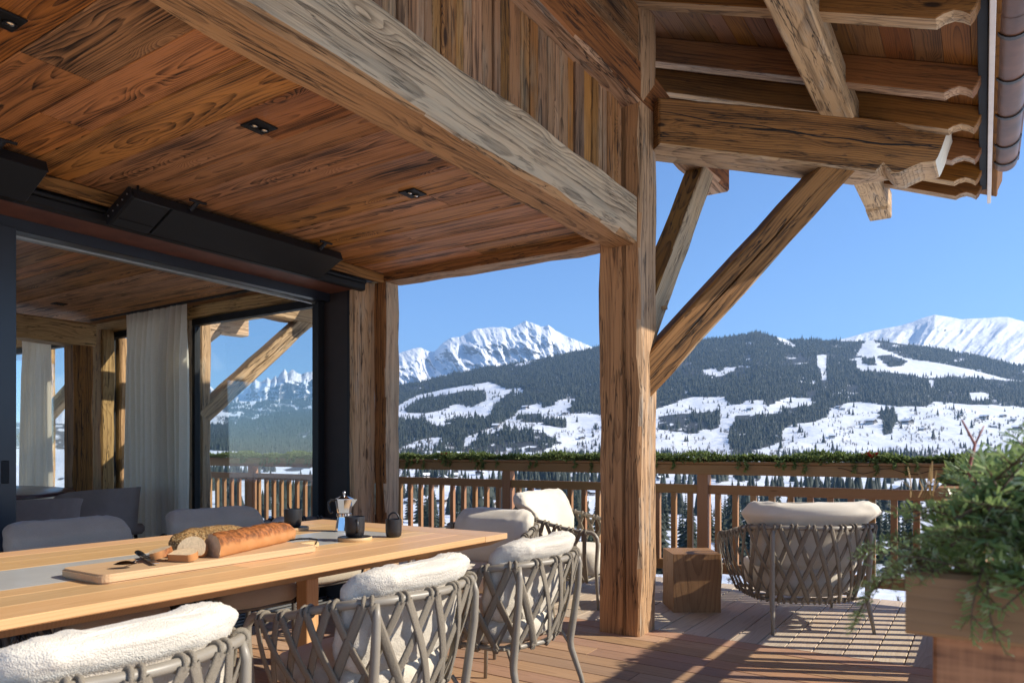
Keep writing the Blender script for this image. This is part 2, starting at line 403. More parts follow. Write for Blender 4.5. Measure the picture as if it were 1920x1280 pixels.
def glass_mat():
    t = NT('window glass')
    tr = t.n('BsdfTransparent', {'Color': (.93, .96, .95, 1)}); gl = t.n('BsdfGlossy', {'Roughness': .0, 'Color': (1, 1, 1, 1)})
    ge = t.n('NewGeometry'); ca_ = t.math('ABSOLUTE', t.n('VectorMath', {0: ge.outputs['Normal'], 1: ge.outputs['Incoming']}, operation='DOT_PRODUCT').outputs['Value'])
    fr = t.math('MULTIPLY_ADD', t.math('POWER', t.math('SUBTRACT', 1., ca_), 5.), .96, .04)
    mx = t.n('MixShader', {0: fr, 1: tr.outputs[0], 2: gl.outputs[0]}); t.t.links.new(mx.outputs[0], t.out.inputs[0]); return t.m
M['glass'] = glass_mat()
def snow_mat():
    t = NT('valley snow'); v = t.coord()
    at = t.n('Attribute', attribute_name='wood').outputs['Fac']
    n = t.noise(v, .02, 5, .6)
    c = t.mix(t.rng(t.noise(v, .004, 4, .6), .35, .7), (.76, .77, .80), (.83, .83, .83))
    t.base(t.mix(t.rng(t.math('ADD', at, t.math('MULTIPLY', t.math('SUBTRACT', n, .5), .5)), .35, .65), c, (.05, .048, .045)), .6, 0, .2)
    t.bump(t.math('ADD', t.noise(v, .05, 5, .6), t.math('MULTIPLY', t.noise(v, .009, 3, .5), 5.)), .55, 5.); return t.m
M['snow'] = snow_mat()
def alp_mat(name, rock, lo, hi, nscale=.002, haze=0.):
    t = NT(name); v = t.coord(); g = t.n('NewGeometry').outputs['Normal']
    nz = t.n('SeparateXYZ', {0: g}).outputs[2]
    st = t.noise(t.vmath('MULTIPLY', v, (1., 1., .35)), nscale, 7, .68)
    s = t.math('ADD', nz, t.math('MULTIPLY', t.math('SUBTRACT', st, .5), 1.5))
    m = t.rng(s, lo, hi, 1., 0.)
    c = t.mix(t.noise(v, nscale*2, 4), (.82, .83, .86), (.9, .9, .9))
    t.base(t.mix(m, c, t.mix(t.noise(v, nscale*4, 3), rock, tuple(x*.5 for x in rock))), .7, 0, .15)
    t.bump(t.noise(v, nscale*1.5, 8, .7), .35, 160.); return t.m
M['alp'] = alp_mat('glacier snow and granite', (.20, .19, .19), .10, .30, .003)
M['needle_peak'] = alp_mat('granite needles with snow', (.20, .19, .20), .30, .52, .004)
M['dome'] = alp_mat('smooth snow dome', (.12, .11, .10), .05, .16, .002)
def foliage(name, a, b, c=None, scale=3., trans=0., rough=.7):
    t = NT(name); v = t.coord(); r = t.rand()
    f = t.noise(v, scale, 4, .7); col = t.mix(t.rng(f, .3, .7), a, b)
    if c is not None: col = t.mix(t.rng(t.noise(v, scale*2.3, 2), .58, .7), col, c)
    t.base(t.n('HueSaturation', {'Value': t.math('MULTIPLY_ADD', r, .4, .8), 'Color': col}).outputs[0], rough, 0, .3)
    if trans:
        tl = t.n('BsdfTranslucent', {'Color': t.mix(.5, col, (.5, .66, .24))}); mx = t.n('MixShader', {0: trans, 1: t.b.outputs[0], 2: tl.outputs[0]}); t.t.links.new(mx.outputs[0], t.out.inputs[0])
    return t.m
M['spruce'] = foliage('dark spruce', (.020, .028, .016), (.050, .060, .036), None, .25)
M['spruce_far'] = foliage('distant spruce', (.010, .016, .013), (.040, .050, .036), None, .11)
M['bare'] = foliage('bare winter twigs', (.10, .08, .065), (.17, .14, .12), None, .5)
M['garland'] = foliage('garland leaves', (.06, .095, .024), (.20, .25, .07), (.36, .36, .13), 28., trans=.25, rough=.55)
M['fir'] = foliage('fir needles', (.12, .185, .06), (.30, .40, .15), (.58, .62, .40), 9., trans=.4, rough=.24)
M['bark'] = plain('bark', (.06, .045, .035), .9, 0, .2)
M['chalet_wall'] = plain('dark chalet wall', (.07, .045, .03), .8, 0, .2)
M['chalet_white'] = plain('rendered base', (.5, .48, .45), .8, 0, .1)
M['snowroof'] = plain('snow on roof', (.85, .86, .88), .6, 0, .03)
M['window_dark'] = plain('dark window pane', (.02, .025, .03), .15, 0, .05)
M['crust'] = None
def bread(name, top, side, cut=None, seeds=False, zt=.0, slash=60.):
    t = NT(name); v = t.coord()
    z = t.n('SeparateXYZ', {0: v}).outputs[2]
    n = t.noise(v, 32., 5, .65)
    k = t.rng(t.math('ADD', z, t.math('MULTIPLY', t.math('SUBTRACT', n, .5), .03)), zt-.008, zt+.012)
    pat = t.noise(t.vmath('MULTIPLY', v, (slash*1.2, slash*.8, slash*.8)), 1., 5, .75)
    tp = t.mix(t.rng(pat, .38, .62), tuple(c*.33 for c in top), top)
    sd = t.mix(t.noise(v, 18., 4), side, tuple(c*.72 for c in side))
    c = t.mix(k, sd, tp); h = t.math('MULTIPLY', pat, k)
    if seeds:
        vo = t.n('TexVoronoi', {'Vector': t.vmath('MULTIPLY', v, (1, .55, 1)), 'Scale': 190.}, feature='F1')
        sdm = t.rng(vo.outputs['Distance'], .25, .5, 1., 0.)
        rc = t.n('SeparateColor', {0: vo.outputs['Color']}).outputs[0]
        c = t.mix(t.math('MULTIPLY', sdm, k), c, t.mix(t.rng(rc, .45, .6), (.60, .42, .20), (.16, .09, .04)))
        h = t.math('ADD', h, sdm)
    t.base(c, .6, 0, .3); t.bump(h, .8, .006); return t.m
M['baguette'] = bread('baguette crust', (.40, .14, .04), (.56, .25, .09), zt=.044, slash=34.)
M['roundloaf'] = bread('seeded loaf crust', (.42, .24, .09), (.55, .34, .15), seeds=True, zt=-.012)
M['crumb'] = plain('bread crumb', (.66, .50, .31), .9, 0, .15, 160, .6, None, 60.)
M['paper'] = plain('off white cloth', (.66, .62, .55), .85, 0, .08, 60, .15)
# ------------------------------------------------------------------ ground level: deck
deck = thing('deck', (0, 0, 0), 'brown hardwood terrace deck of long boards', None, None, 'structure')
def mixin(lo, hi): return RNG.uniform(lo, hi)
y = 4.44; row = 0
while y > .3:                                   # near zone: boards run away from the house, along x
    W = .145; x1 = .10; x0 = -4.06
    cut = x0 + (x1-x0)*(.33 + .4*((row*.618) % 1))
    for a, b in ((x0, cut-.002), (cut+.002, x1)):
        plank('plank', ((a+b)/2, y-W/2, -.0125 + mixin(-.0012, .0012)), (1, 0, 0), (0, 0, 1), b-a, W, .025, M['deck'], deck, .0025)
    y -= W+.006; row += 1
x = .10; row = 0
while x > -9.2:                                 # far zone: boards run along y
    W = .150
    a, b = 4.449, 6.32
    if x < -4.1 and x > -9: a = 4.47
    plank('plank', (x-W/2, (a+b)/2, -.0125 + mixin(-.0012, .0012)), (0, 1, 0), (0, 0, 1), b-a, W, .025, M['deck_far'], deck, .0025)
    x -= W+.006; row += 1
MB().box(-9.2, .1, -2, 6.32, -.25, -.05).obj('joist_bed', M['brownblack'], deck)
MB().box(-4.06, .1, -2.2, .29, -.05, -.002).obj('plank_field', M['deck'], deck)

# ------------------------------------------------------------------ house: ceiling, beams, posts
ceil = thing('ceiling', (0, 0, 2.55), 'terrace ceiling of reddish reclaimed planks', None, None, 'structure')
y = 4.195
while y > -1.4:
    W = mixin(.17, .27)
    cut = mixin(-3.3, -2.5) if RNG.random() < .3 else None
    segs = [(-3.95, -1.90)] if cut is None else [(-3.95, cut-.0015), (cut+.0015, -1.90)]
    for a, b in segs:
        plank('plank', ((a+b)/2, y-W/2, 2.566 + mixin(-.0015, .0015)), (1, 0, 0), (0, 0, -1), b-a, W, .03, M['ceiling'], ceil, .0035)
    y -= W+.002
MB().box(-4.6, -1.85, -1.6, 4.4, 2.585, 2.65).obj('ceiling_backing', M['brownblack'], ceil)
plank('cornice_board', (-3.96, 1.4, 2.5135), (0, 1, 0), (1, 0, 0), 5.6, .071, .03, M['beam_brown'], ceil, .004)

B = lambda *a, **k: timber(*a, **k)
setp(B('beam', (-1.925, -1.4, 2.6075), (-1.925, 4.197, 2.6075), .23, .305, [M['beam_grey'], M['beam_warm']], side=(0, 1, 1, 0), jit=.0045, bev=.020, seed=1, step=.25),
     'long grey weathered main beam with a warm underside over the terrace', 'beam')
post = B('post', (-1.935, 4.336, -.02), (-1.935, 4.336, 3.98), .287, .270, [M['beam_tan'], M['beam_warm']], up=(0, 1, 0), side=(1, 1, 0, 0), jit=.007, bev=.016, seed=2,
         cracks=[('mz', .045, .013, .05, -.1, .64), ('mz', .022, .009, .03, .30, .66), ('py', -.03, .005, .02, .05, .3)])
setp(post, 'thick cracked timber post standing free on the deck', 'post')
setp(B('beam', (-1.885, -1.4, 3.458), (-1.885, 6.06, 3.458), .19, .255, [M['beam_brown'], M['beam_tan']], side=(0, 1, 0, 0), seed=3),
     'upper wall plate beam above the vertical boards, under the rafters', 'beam')
setp(B('beam', (-3.95, 4.30, 2.535), (-2.075, 4.30, 2.535), .20, .098, [M['beam_brown'], M['beam_tan']], side=(0, 1, 0, 0), seed=4, bev=.008),
     'slim lintel beam between the house corner and the free post', 'beam')
setp(B('post', (-3.996, 4.286, 0), (-3.996, 4.286, 2.487), .132, .17, [M['beam_brown'], M['beam_grey'], M['beam_tan']], up=(0, 1, 0), side=(0, 0, 1, 0), seed=5, jit=.005),
     'grey and brown corner post of the house beside the sliding door', 'post')
setp(B('post', (-4.073, 4.097, 0), (-4.073, 4.097, 2.476), .055, .23, [M['beam_tan']], up=(0, 1, 0), seed=6, jit=.002, bev=.006),
     'smooth golden board post between black door frame and corner post', 'post')

# gable wall of vertical boards
gw = thing('gable_wall', (-1.93, 2, 2.6), 'gable wall of weathered vertical boards above the main beam', 'wall')
y = 4.19
while y > -.2:
    W = float(RNG.choice([.05, .06, .07, .08, .10])) + mixin(-.006, .006)
    tk = mixin(.018, .034)
    plank('board', (-1.935+tk/2, y-W/2, 3.04), (0, 0, 1), (1, 0, 0), .78, W, tk, M['gable'], gw, .004)
    y -= W+.0025
MB().box(-1.99, -1.937, -1.4, 4.2, 2.62, 3.7).obj('wall_core', M['brownblack'], gw)
plank('wall_infill', (-1.91, 1.395, 3.82), (0, 1, 0), (1, 0, 0), 5.59, .46, .22, M['gable'], gw, .004)

# diagonal outrigger with shaped end
dd = Vector((1, 1, 0)).normalized(); pc = Vector((-1.935, 4.335, 0))
prof = [(.16, 3.105), (1.60, 3.062), (1.74, 3.055), (1.796, 3.113), (1.835, 3.082), (1.863, 3.059), (1.885, 3.054), (1.93, 3.06), (2.01, 3.10), (2.10, 3.14), (2.193, 3.155), (2.222, 3.168), (2.239, 3.193),
        (2.268, 3.255), (2.303, 3.343), (2.340, 3.418), (1.2, 3.425), (.16, 3.41)]
outr = profile_prism('beam', prof, .255, [M['beam_brown']], pc, dd, (0, 0, 1), None, .012)
for v_ in outr.data.vertices:                   # the end is cut parallel to the eaves, so the far side runs on
    if v_.co.x > 1.75 and v_.co.y > 0: v_.co.x += .24
outr.data.update()
outr.data.materials.append(M['beam_tan']); outr.data.materials.append(M['sunlit_end'])
for p_ in outr.data.polygons:
    if p_.normal.z < -.4: p_.material_index = 1
    if p_.normal.x > .45 and p_.center.x > 2.2: p_.material_index = 2  # end face under the eaves coloured as if the sun struck it
setp(outr, 'stout diagonal corner beam with a carved scroll end under the eaves', 'beam')
ck = MB()
for (t0, t1, z0, z1, wv) in ((.16, 1.05, 3.31, 3.275, .006), (.72, 1.45, 3.275, 3.262, .009), (1.38, 2.26, 3.255, 3.262, .012)):
    n = 12; pts = []
    for i in range(n):
        q = i/(n-1); t_ = t0+(t1-t0)*q; zz = z0+(z1-z0)*q+.008*math.sin(q*9+t0*5); ww = wv*math.sin(math.pi*min(1, max(0, q*.9+.08)))*.5+.0008
        P_ = pc+dd*t_+Vector((dd.y, -dd.x, 0))*.1285
        pts += [(P_.x, P_.y, zz-ww), (P_.x, P_.y, zz+ww)]
    ck.add(pts, [(2*i, 2*i+2, 2*i+3, 2*i+1) for i in range(n-1)])
ck.obj('drying_crack', M['black'], outr)

# braces
def on_diag(t, z): v = pc+dd*t; return (v.x, v.y, z)
setp(B('brace', on_diag(.05, 1.575), on_diag(1.53, 3.14), .195, .205, [M['beam_brown'], M['beam_tan']], side=(0, 1, 0, 0), seed=8, jit=.004, bev=.01,
       cracks=[('my', .005, .012, .03, .02, .93)]), 'long cracked brace rising diagonally from the free post to the corner beam', 'brace')
setp(B('brace', (-1.87, 4.40, 1.94), (-1.87, 5.62, 3.40), .14, .20, [M['beam_grey'], M['beam_brown']], side=(0, 0, 0, 1), seed=9, jit=.004, bev=.01),
     'steep grey brace behind the free post carrying the wall plate end', 'brace')
pg = MB().cbox(-1.80, -1.765, 4.575, 4.60, 2.10, 2.125, .003).obj('peg', M['beam_tan']); setp(pg, 'small square wooden peg sticking out of the steep grey brace', 'peg')
# purlin carrying the rafters
prof = [(-1.4, 3.405), (7.43, 3.405), (7.45, 3.385), (7.72, 3.37), (7.74, 3.40), (7.74, 3.615), (-1.4, 3.615)]
pur = profile_prism('beam', prof, .19, [M['beam_tan']], (-.83, 0, 0), (0, 1, 0), (0, 0, 1), None, .01)
setp(pur, 'eaves purlin running over the corner beam with its end in the sky', 'beam')

# roof overhang
SL = math.atan(.398); ca, sa = math.cos(SL), math.sin(SL)
xd = Vector((ca, 0, -sa)); zd = Vector((sa, 0, ca)); RO = 3.206
roof = thing('roof_overhang', (0, 0, RO), 'wide eaves of dark boards on rafters with scalloped ends', 'roof')
for yb in (1.6, 2.48, 3.36, 4.24, 5.12, 5.70, 6.31, 6.81, 7.20):
    prof = [(-3.3, 0), (-.215, 0), (-.19, .025), (-.15, .045), (-.11, .042), (-.072, .03), (-.062, .06), (-.060, .165), (-3.3, .165)]
    r_ = profile_prism('rafter', prof, .125, [M['rafter'], M['beam_tan']], (0, yb-.0625, RO), xd, zd, roof, .006)
    for p_ in r_.data.polygons:
        if p_.normal.z < -.5 and abs(p_.normal.y) < .3: p_.material_index = 1  # undersides paler than the sides: the light on them is put into the colour
s_ = .03
while s_ > -3.2:
    W = mixin(.13, .19)
    c_ = Vector((0, 3.0, RO)) + xd*(s_-W/2) + zd*.178
    plank('roof_board', c_, (0, 1, 0), zd, 9.0, W, .024, M['sheath'], roof, .003); s_ -= W+.002
cs = [Vector((0, 0, RO))+xd*a+zd*b for a, b in ((.02, .192), (-7, .192), (-7, .30), (.02, .30))]
cs2 = [Vector((0, 0, RO))+xd*a+zd*b for a, b in ((-2.52, .192), (-7, .192), (-7, .30), (-2.52, .30))]; cs[1] = cs2[0]; cs[2] = cs2[3]
q8 = [(0, 1, 2, 3), (7, 6, 5, 4), (0, 4, 5, 1), (1, 5, 6, 2), (2, 6, 7, 3), (3, 7, 4, 0)]
MB().add([(c.x, yy, c.z) for yy in (-1.6, 4.6) for c in cs2], q8).obj('roof_deck', M['sheath'], roof)
vs = [(c.x, yy, c.z) for yy in (-1.6, 7.5) for c in cs]
MB().add(vs, [(0, 1, 2, 3), (7, 6, 5, 4), (0, 4, 5, 1), (1, 5, 6, 2), (2, 6, 7, 3), (3, 7, 4, 0)]).obj('roof_deck', M['sheath'], roof)
MB().cbox(-.030, .018, -1.5, 7.20, 3.335, 3.40, .004).obj('drip_flashing', M['zinc'], roof)
MB().cbox(.022, .050, -1.5, 7.50, 3.30, 3.50, .003).obj('eaves_board', M['white'], roof)

gut = thing('gutter', (.135, 3, 3.4), 'copper half round gutter along the edge of the roof', 'gutter')
g = MB(); n = 15; rr = .078
ys = [-1.0, 2.2, 3.3, 4.4, 5.5, 6.75]
for k_ in range(len(ys)-1):
    r0 = rr*(1+.02*(k_ % 2)); vs = []
    for yy in (ys[k_], ys[k_+1]+.03):
        for i in range(n):
            a = math.pi+math.pi*i/(n-1); vs.append((.137+r0*math.cos(a), yy, 3.40+r0*math.sin(a)))
    fs = [(i, i+1, n+i+1, n+i) for i in range(n-1)]
    if k_ == len(ys)-2: fs.append(tuple(range(n, 2*n)))
    g.add(vs, fs)
g.obj('gutter_trough', M['copper'], gut, True, auto=40)
g = MB().tube([(.215, -1, 3.403), (.215, 6.78, 3.403)], .011, 8); g.obj('gutter_bead', M['copper'], gut, True)
for yy in (2.4, 2.95, 3.5, 4.05, 4.6, 5.15, 5.7, 6.25, 6.62):
    pts = [(.137+.083*math.cos(math.pi+math.pi*i/12), yy, 3.40+.083*math.sin(math.pi+math.pi*i/12)) for i in range(13)]
    bb = MB(); full_ = [(.05, yy, 3.43)]+pts+[(.222, yy, 3.42)]; k_ = len(full_)
    bb.add([(x_, yy+o_, z_) for o_ in (-.018, .018) for x_, _, z_ in full_]+[(.137+(x_-.137)*1.05, yy+o_, 3.40+(z_-3.40)*1.05) for o_ in (-.018, .018) for x_, _, z_ in full_],
           [f_ for i in range(k_-1) for f_ in ((i, i+1, k_+i+1, k_+i), (2*k_+i, 3*k_+i, 3*k_+i+1, 2*k_+i+1), (i, 2*k_+i, 2*k_+i+1, i+1), (k_+i, k_+i+1, 3*k_+i+1, 3*k_+i))])
    bb.obj('bracket', M['clamp'], gut)

# ------------------------------------------------------------------ facade: sliding door, header, heaters, downlights
door = thing('sliding_door', (-4.3, 2, 0), 'wide open sliding door with black frame and navy leaf', 'door')
MB().cbox(-4.42, -4.32, -.5, 3.99, 2.335, 2.42, .004).obj('head_frame', M['navy'], door)
MB().cbox(-4.335, -4.055, -1.4, 3.995, 2.40, 2.498, .004).obj('soffit_board', M['redbrown'], door)
MB().cbox(-4.46, -4.422, -.5, 3.99, 2.322, 2.40, .003).obj('head_track', M['alu'], door)
MB().cbox(-4.05, -3.985, -1.4, 4.05, 2.392, 2.45, .012).obj('blind_box', M['black'], door)
MB().tube([(-4.0, -1.4, 2.462), (-4.0, 4.05, 2.462)], .017, 10).obj('blind_roller', M['black'], door, True)
MB().box(-4.6, -4.05, -1.4, 4.2, 2.50, 2.60).obj('head_infill', M['brownblack'], door)
MB().cbox(-4.40, -4.06, 4.0, 4.06, 0, 2.42, .003).obj('reveal_board', M['brownblack'], door)
MB().cbox(-4.46, -4.39, 3.93, 3.998, 0, 2.335, .003).obj('side_frame', M['black'], door)
MB().cbox(-4.13, -4.10, 3.985, 4.0, 0, 2.45, .002).obj('guide_rail', M['black'], door)
MB().cbox(-4.10, -4.06, 3.99, 4.0, 0, 2.43, .002).obj('guide_rail', M['black'], door)
for k_, xx in enumerate((-4.44, -4.36, -4.28, -4.20, -4.13)):
    MB().cbox(xx-.004, xx+.004, -.5, 3.99, .0, .014, .001).obj('track', M['alu'], door)
MB().cbox(-4.47, -4.09, -.5, 3.99, -.02, .003, .002).obj('sill', M['zinc'], door)
leaf = MB().cbox(-4.33, -4.27, .0, 1.762, .015, 2.335, .004).obj('leaf', M['navy'], door)
hd = MB().cbox(-4.272, -4.266, 1.69, 1.727, .99, 1.11, .003).obj('handle', M['black'], leaf)
tag_ = MB().cbox(-4.062, -4.05, 3.96, 3.982, 2.405, 2.418, .002).obj('tag', M['alu'], door)
fw = MB().box(-4.5, -4.06, -1.6, -.0, 0, 2.5).obj('house_wall', M['wall_in']); setp(fw, 'brown house wall beside the sliding door', 'wall')

def heater(y0, y1, label, lead):
    t = thing('heater', (-3.8, y0, 2.4), label, 'heater', 'black radiant heaters under the terrace ceiling')
    a, b = Vector((-3.70, 0, 2.475)), Vector((-3.925, 0, 2.375))
    ax = (b-a).normalized(); nn = ax.cross(Vector((0, 1, 0))); nn = nn if nn.z < 0 else -nn
    def slab(name, u0, u1, v0, v1, d0, d1, m, c=.003):
        o = MB().cbox(u0, u1, v0, v1, -d1, -d0, c).obj(name, m)
        o.matrix_basis = Matrix((ax, Vector((0, 1, 0)), nn)).transposed().to_4x4()
        o.location = a; put(o, t); return o
    Wd = (b-a).length
    slab('heat_panel', 0, Wd, y0+.22*lead, y1, 0, .05, M['heater'])
    if lead: slab('end_box', 0, Wd, y0, y0+.205, -.002, .055, M['heater'])
    if lead == 1:
        slab('end_plate', -.008, Wd+.006, y0-.02, y0-.003, -.006, .062, M['black'])
        for q in range(5): slab('screw', .01+q*.05, .018+q*.05, y0-.026, y0-.02, .02, .028, M['steel'], .001)
        slab('vent_strip', Wd*.70, Wd*.74, y0+.01, y0+.195, -.004, -.001, M['black'], .0005)
    slab('edge_trim', -.006, -.001, y0, y1, -.004, .055, M['black'], .001)
    for q in (.22, .86):
        yy = y0+(y1-y0)*q
        br = MB().tube([(-3.70, yy, 2.50), (-3.66, yy+.02, 2.545)], .012, 6); br.tube([(-3.66, yy-.03, 2.542), (-3.66, yy+.07, 2.546)], .008, 6)
        br.obj('bracket', M['black'], t)
    MB().tube([(-3.715, y0+.03, 2.48), (-3.715, y0+.03, 2.549)], .007, 8).obj('hanger_rod', M['black'], t, True)
heater(2.07, 3.53, 'long black radiant heater over the sliding door opening', 1)
heater(.1, 1.66, 'black radiant heater cut off by the left picture edge', 0)
def downlight(x, y, z, label, grp):
    t = thing('downlight', (x, y, z), label, 'downlight', grp)
    MB().cbox(x-.055, x+.055, y-.055, y+.055, z-.006, z+.002, .002).obj('plate', M['black'], t)
    for s in (-.025, .025):
        MB().lathe([(.0, -.004), (.021, -.004), (.021, -.009), (.015, -.006)], 14, (x+s*0, y+s, z-.004)).obj('lamp', M['black'], t, True, auto=30)
        MB().lathe([(.0, -.010), (.010, -.0085), (.013, -.006)], 12, (x, y+s, z-.004)).obj('lens', M['chrome'], t, True)
downlight(-2.60, 2.0, 2.549, 'black twin ceiling spotlight in the middle of the terrace ceiling', 'twin downlights')
downlight(-2.58, 2.97, 2.549, 'black twin ceiling spotlight nearest the free post', 'twin downlights')
downlight(-2.64, 1.045, 2.549, 'black twin ceiling spotlight in the top left corner', 'twin downlights')

# ------------------------------------------------------------------ interior
floor_in = MB().box(-13, -4.48, -2, 4.45, -.2, -.012).obj('floor', M['floor_in']); setp(floor_in, 'dark indoor floor', None, None, 'structure')
ci = thing('indoor_ceiling', (-8, 2, 2.6), 'indoor ceiling of brown planks', None, None, 'structure')
y = 4.28
while y > -1.3:
    W = mixin(.16, .24)
    plank('plank', (-8.75, y-W/2, 2.615 + mixin(-.0015, .0015)), (1, 0, 0), (0, 0, -1), 8.3, W, .03, M['ceiling'], ci, .003); y -= W+.002
MB().box(-13, -4.5, -1.6, 4.5, 2.633, 2.70).obj('ceiling_backing', M['brownblack'], ci)
downlight(-5.45, 3.45, 2.599, 'small black indoor spotlight above the curtain', 'indoor downlights')
downlight(-7.58, 3.50, 2.599, 'small black indoor spotlight farther back by the left wall beam', 'indoor downlights')
wb = MB().box(-13, -4.5, -2.1, -1.95, -.1, .4).obj('back_sill', M['wall_in']); setp(wb, 'unseen low back sill, open above to let sky light in', None, None, 'structure')  # unseen, kept to sill height so sky light fills the room
wl_ = MB().box(-13.1, -12.95, -2.1, 4.5, -.1, .5).obj('side_sill', M['wall_in']); setp(wl_, 'unseen low end sill, open above to let sky light in', None, None, 'structure')  # also an unseen low sill; the opening above brightens the interior
setp(B('beam', (-12.9, 4.36, 2.545), (-4.15, 4.36, 2.545), .16, .115, [M['interior_post']], seed=12, bev=.008), 'brown head beam over the indoor windows', 'beam')
setp(B('beam', (-8.03, -1.5, 2.39), (-8.03, 4.02, 2.39), .26, .24, [M['interior_post']], seed=13), 'golden ceiling beam indoors at the far left', 'beam')
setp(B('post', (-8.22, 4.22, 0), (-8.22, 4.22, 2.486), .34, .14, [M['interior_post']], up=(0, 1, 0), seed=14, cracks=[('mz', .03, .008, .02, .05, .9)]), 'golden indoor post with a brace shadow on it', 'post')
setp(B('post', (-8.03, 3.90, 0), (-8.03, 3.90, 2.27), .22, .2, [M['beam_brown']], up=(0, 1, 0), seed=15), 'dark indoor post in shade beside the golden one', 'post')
setp(B('post', (-6.77, 4.36, 0), (-6.77, 4.36, 2.48), .085, .12, [M['beam_tan']], up=(0, 1, 0), seed=16), 'light window post at the curtain edge', 'post')
setp(B('post', (-8.29, 4.47, 0), (-8.29, 4.47, 2.44), .22, .10, [M['interior_post']], up=(0, 1, 0), seed=17), 'golden post just outside the curtained window', 'post')
def window(x0, x1, label, mull=()):
    t = thing('window', ((x0+x1)/2, 4.36, 0), label, 'window')
    MB().cbox(x0, x1, 4.33, 4.40, 2.42, 2.486, .003).obj('head_rail', M['black'], t)
    MB().cbox(x0, x1, 4.33, 4.40, .0, .06, .003).obj('sill_rail', M['black'], t)
    for xx in (x0, x1-.045): MB().cbox(xx, xx+.045, 4.332, 4.398, .06, 2.42, .003).obj('jamb', M['black'], t)
    for xx in mull: MB().cbox(xx, xx+.05, 4.332, 4.398, .06, 2.42, .003).obj('mullion', M['black'], t)
    MB().box(x0+.045, x1-.045, 4.361, 4.367, .06, 2.42).obj('pane', M['glass'], t)
window(-6.68, -4.75, 'large indoor corner window facing the valley')
window(-8.40, -6.86, 'indoor window mostly behind the curtain', (-8.28,))
window(-12.6, -8.62, 'far left indoor window with sheer curtains', (-10.9,))
# curtain
def curtain(x0, x1, y0, ztop, zbot, folds, amp, mat, name, label, seed):
    nx, nz = folds*8, 26; rr = random.Random(seed)
    ph = [rr.uniform(-.5, .5) for _ in range(folds+2)]
    vs = []
    for j in range(nz+1):
        q = j/nz
        for i in range(nx+1):
            u = i/nx; f_ = u*folds; k = int(f_)
            d = math.sin(2*math.pi*f_+ph[k]*(1-.3*q))*amp*(.55+.6*min(1, q*5)) + .010*math.sin(f_*1.9+q*4)
            sp = 1+.05*math.sin(q*2.2)*(u-.5)
            vs.append((x0+(x1-x0)*(.5+(u-.5)*sp) + .008*math.sin(6*q+f_), y0+d, ztop+(zbot-ztop)*q + (0.008*math.cos(2*math.pi*f_) if j == 0 else 0)))
    fs = [(j*(nx+1)+i, j*(nx+1)+i+1, (j+1)*(nx+1)+i+1, (j+1)*(nx+1)+i) for j in range(nz) for i in range(nx)]
    o = MB().add(vs, fs).obj(name, mat, None, True); setp(o, label, 'curtain'); return o
cu = curtain(-7.56, -6.50, 4.16, 2.585, .015, 11, .06, M['linen'], 'curtain', 'floor length pleated linen curtain indoors', 3)
MB().cbox(-8.2, -4.5, 4.10, 4.14, 2.586, 2.599, .002).obj('curtain_track', M['black'], cu)
curtain(-9.95, -9.2, 4.16, 2.56, .015, 9, .04, M['linen'], 'curtain', 'pale sheer curtain at the far left window', 5)
# indoor furniture
def shell_chair(x, y, rz, label, wide=.72):
    t = thing('armchair', (0, 0, 0), label, 'armchair', 'taupe indoor dining armchairs')
    n = 25; vs = []; fs = []
    for layer, (rad, inset) in enumerate(((1., 0), (.86, 0))):
        for j, z in enumerate((.42, .60, .74, .82)):
            for i in range(n):
                a = R(-125)+R(250)*i/(n-1); e = abs(a)/R(125)
                zz = z if j < 3 else z-.10*e**3
                k_ = rad*(1+.10*j/3)
                vs.append((-math.cos(a)*.30*k_, math.sin(a)*wide/2*k_, zz - (.012 if layer else 0)))
    m4 = 4*n
    for j in range(3):
        for i in range(n-1):
            a = j*n+i; fs.append((a, a+1, a+n+1, a+n)); fs.append((m4+a, m4+a+n, m4+a+n+1, m4+a+1))
    for i in range(n-1): fs.append((3*n+i, 3*n+i+1, m4+3*n+i+1, m4+3*n+i))
    for j in range(3):
        fs.append((j*n, (j+1)*n, m4+(j+1)*n, m4+j*n)); fs.append((j*n+n-1, m4+j*n+n-1, m4+(j+1)*n+n-1, (j+1)*n+n-1))
    MB().add(vs, fs).obj('shell', M['brownfab'], t, True, auto=50)
    MB().cbox(-.26, .30, -wide/2*.9, wide/2*.9, .36, .46, .03).obj('seat', M['brownfab'], t, True)
    for sx in (-.2, .24):
        for sy in (-.24, .24): MB().tube([(sx, sy, .37), (sx*1.2, sy*1.15, 0)], [.016, .011], 8).obj('leg', M['black'], t, True)
    t.location = (x, y, 0); t.rotation_euler = (0, 0, rz); return t
shell_chair(-6.95, 3.55, R(200), 'high backed taupe armchair indoors in front of the curtain')
shell_chair(-5.95, 2.35, R(165), 'wide taupe armchair indoors behind the grey dining cushion', .95)
tb = thing('indoor_table', (-8.0, 3.0, 0), 'oval indoor table with plum coloured rim at far left', 'table')
n = 40
prof_t = [(math.cos(2*math.pi*i/n), math.sin(2*math.pi*i/n)) for i in range(n)]
b_ = MB(); vs = []
for z, k_ in ((.735, .95), (.75, 1.), (.775, 1.), (.785, .975)):
    vs += [(-8.2+a*1.25*k_, 2.9+c*.85*k_, z) for a, c in prof_t]
fs = [(j*n+i, j*n+(i+1) % n, (j+1)*n+(i+1) % n, (j+1)*n+i) for j in range(3) for i in range(n)] + [tuple(reversed(range(n))), tuple(range(3*n, 4*n))]
b_.add(vs, fs).obj('tabletop', M['hub'], tb, True, auto=40)
for sx in (-.7, .7): MB().tube([(-8.2+sx, 2.9, 0), (-8.2+sx, 2.9, .74)], .05, 12).obj('leg', M['black'], tb, True)
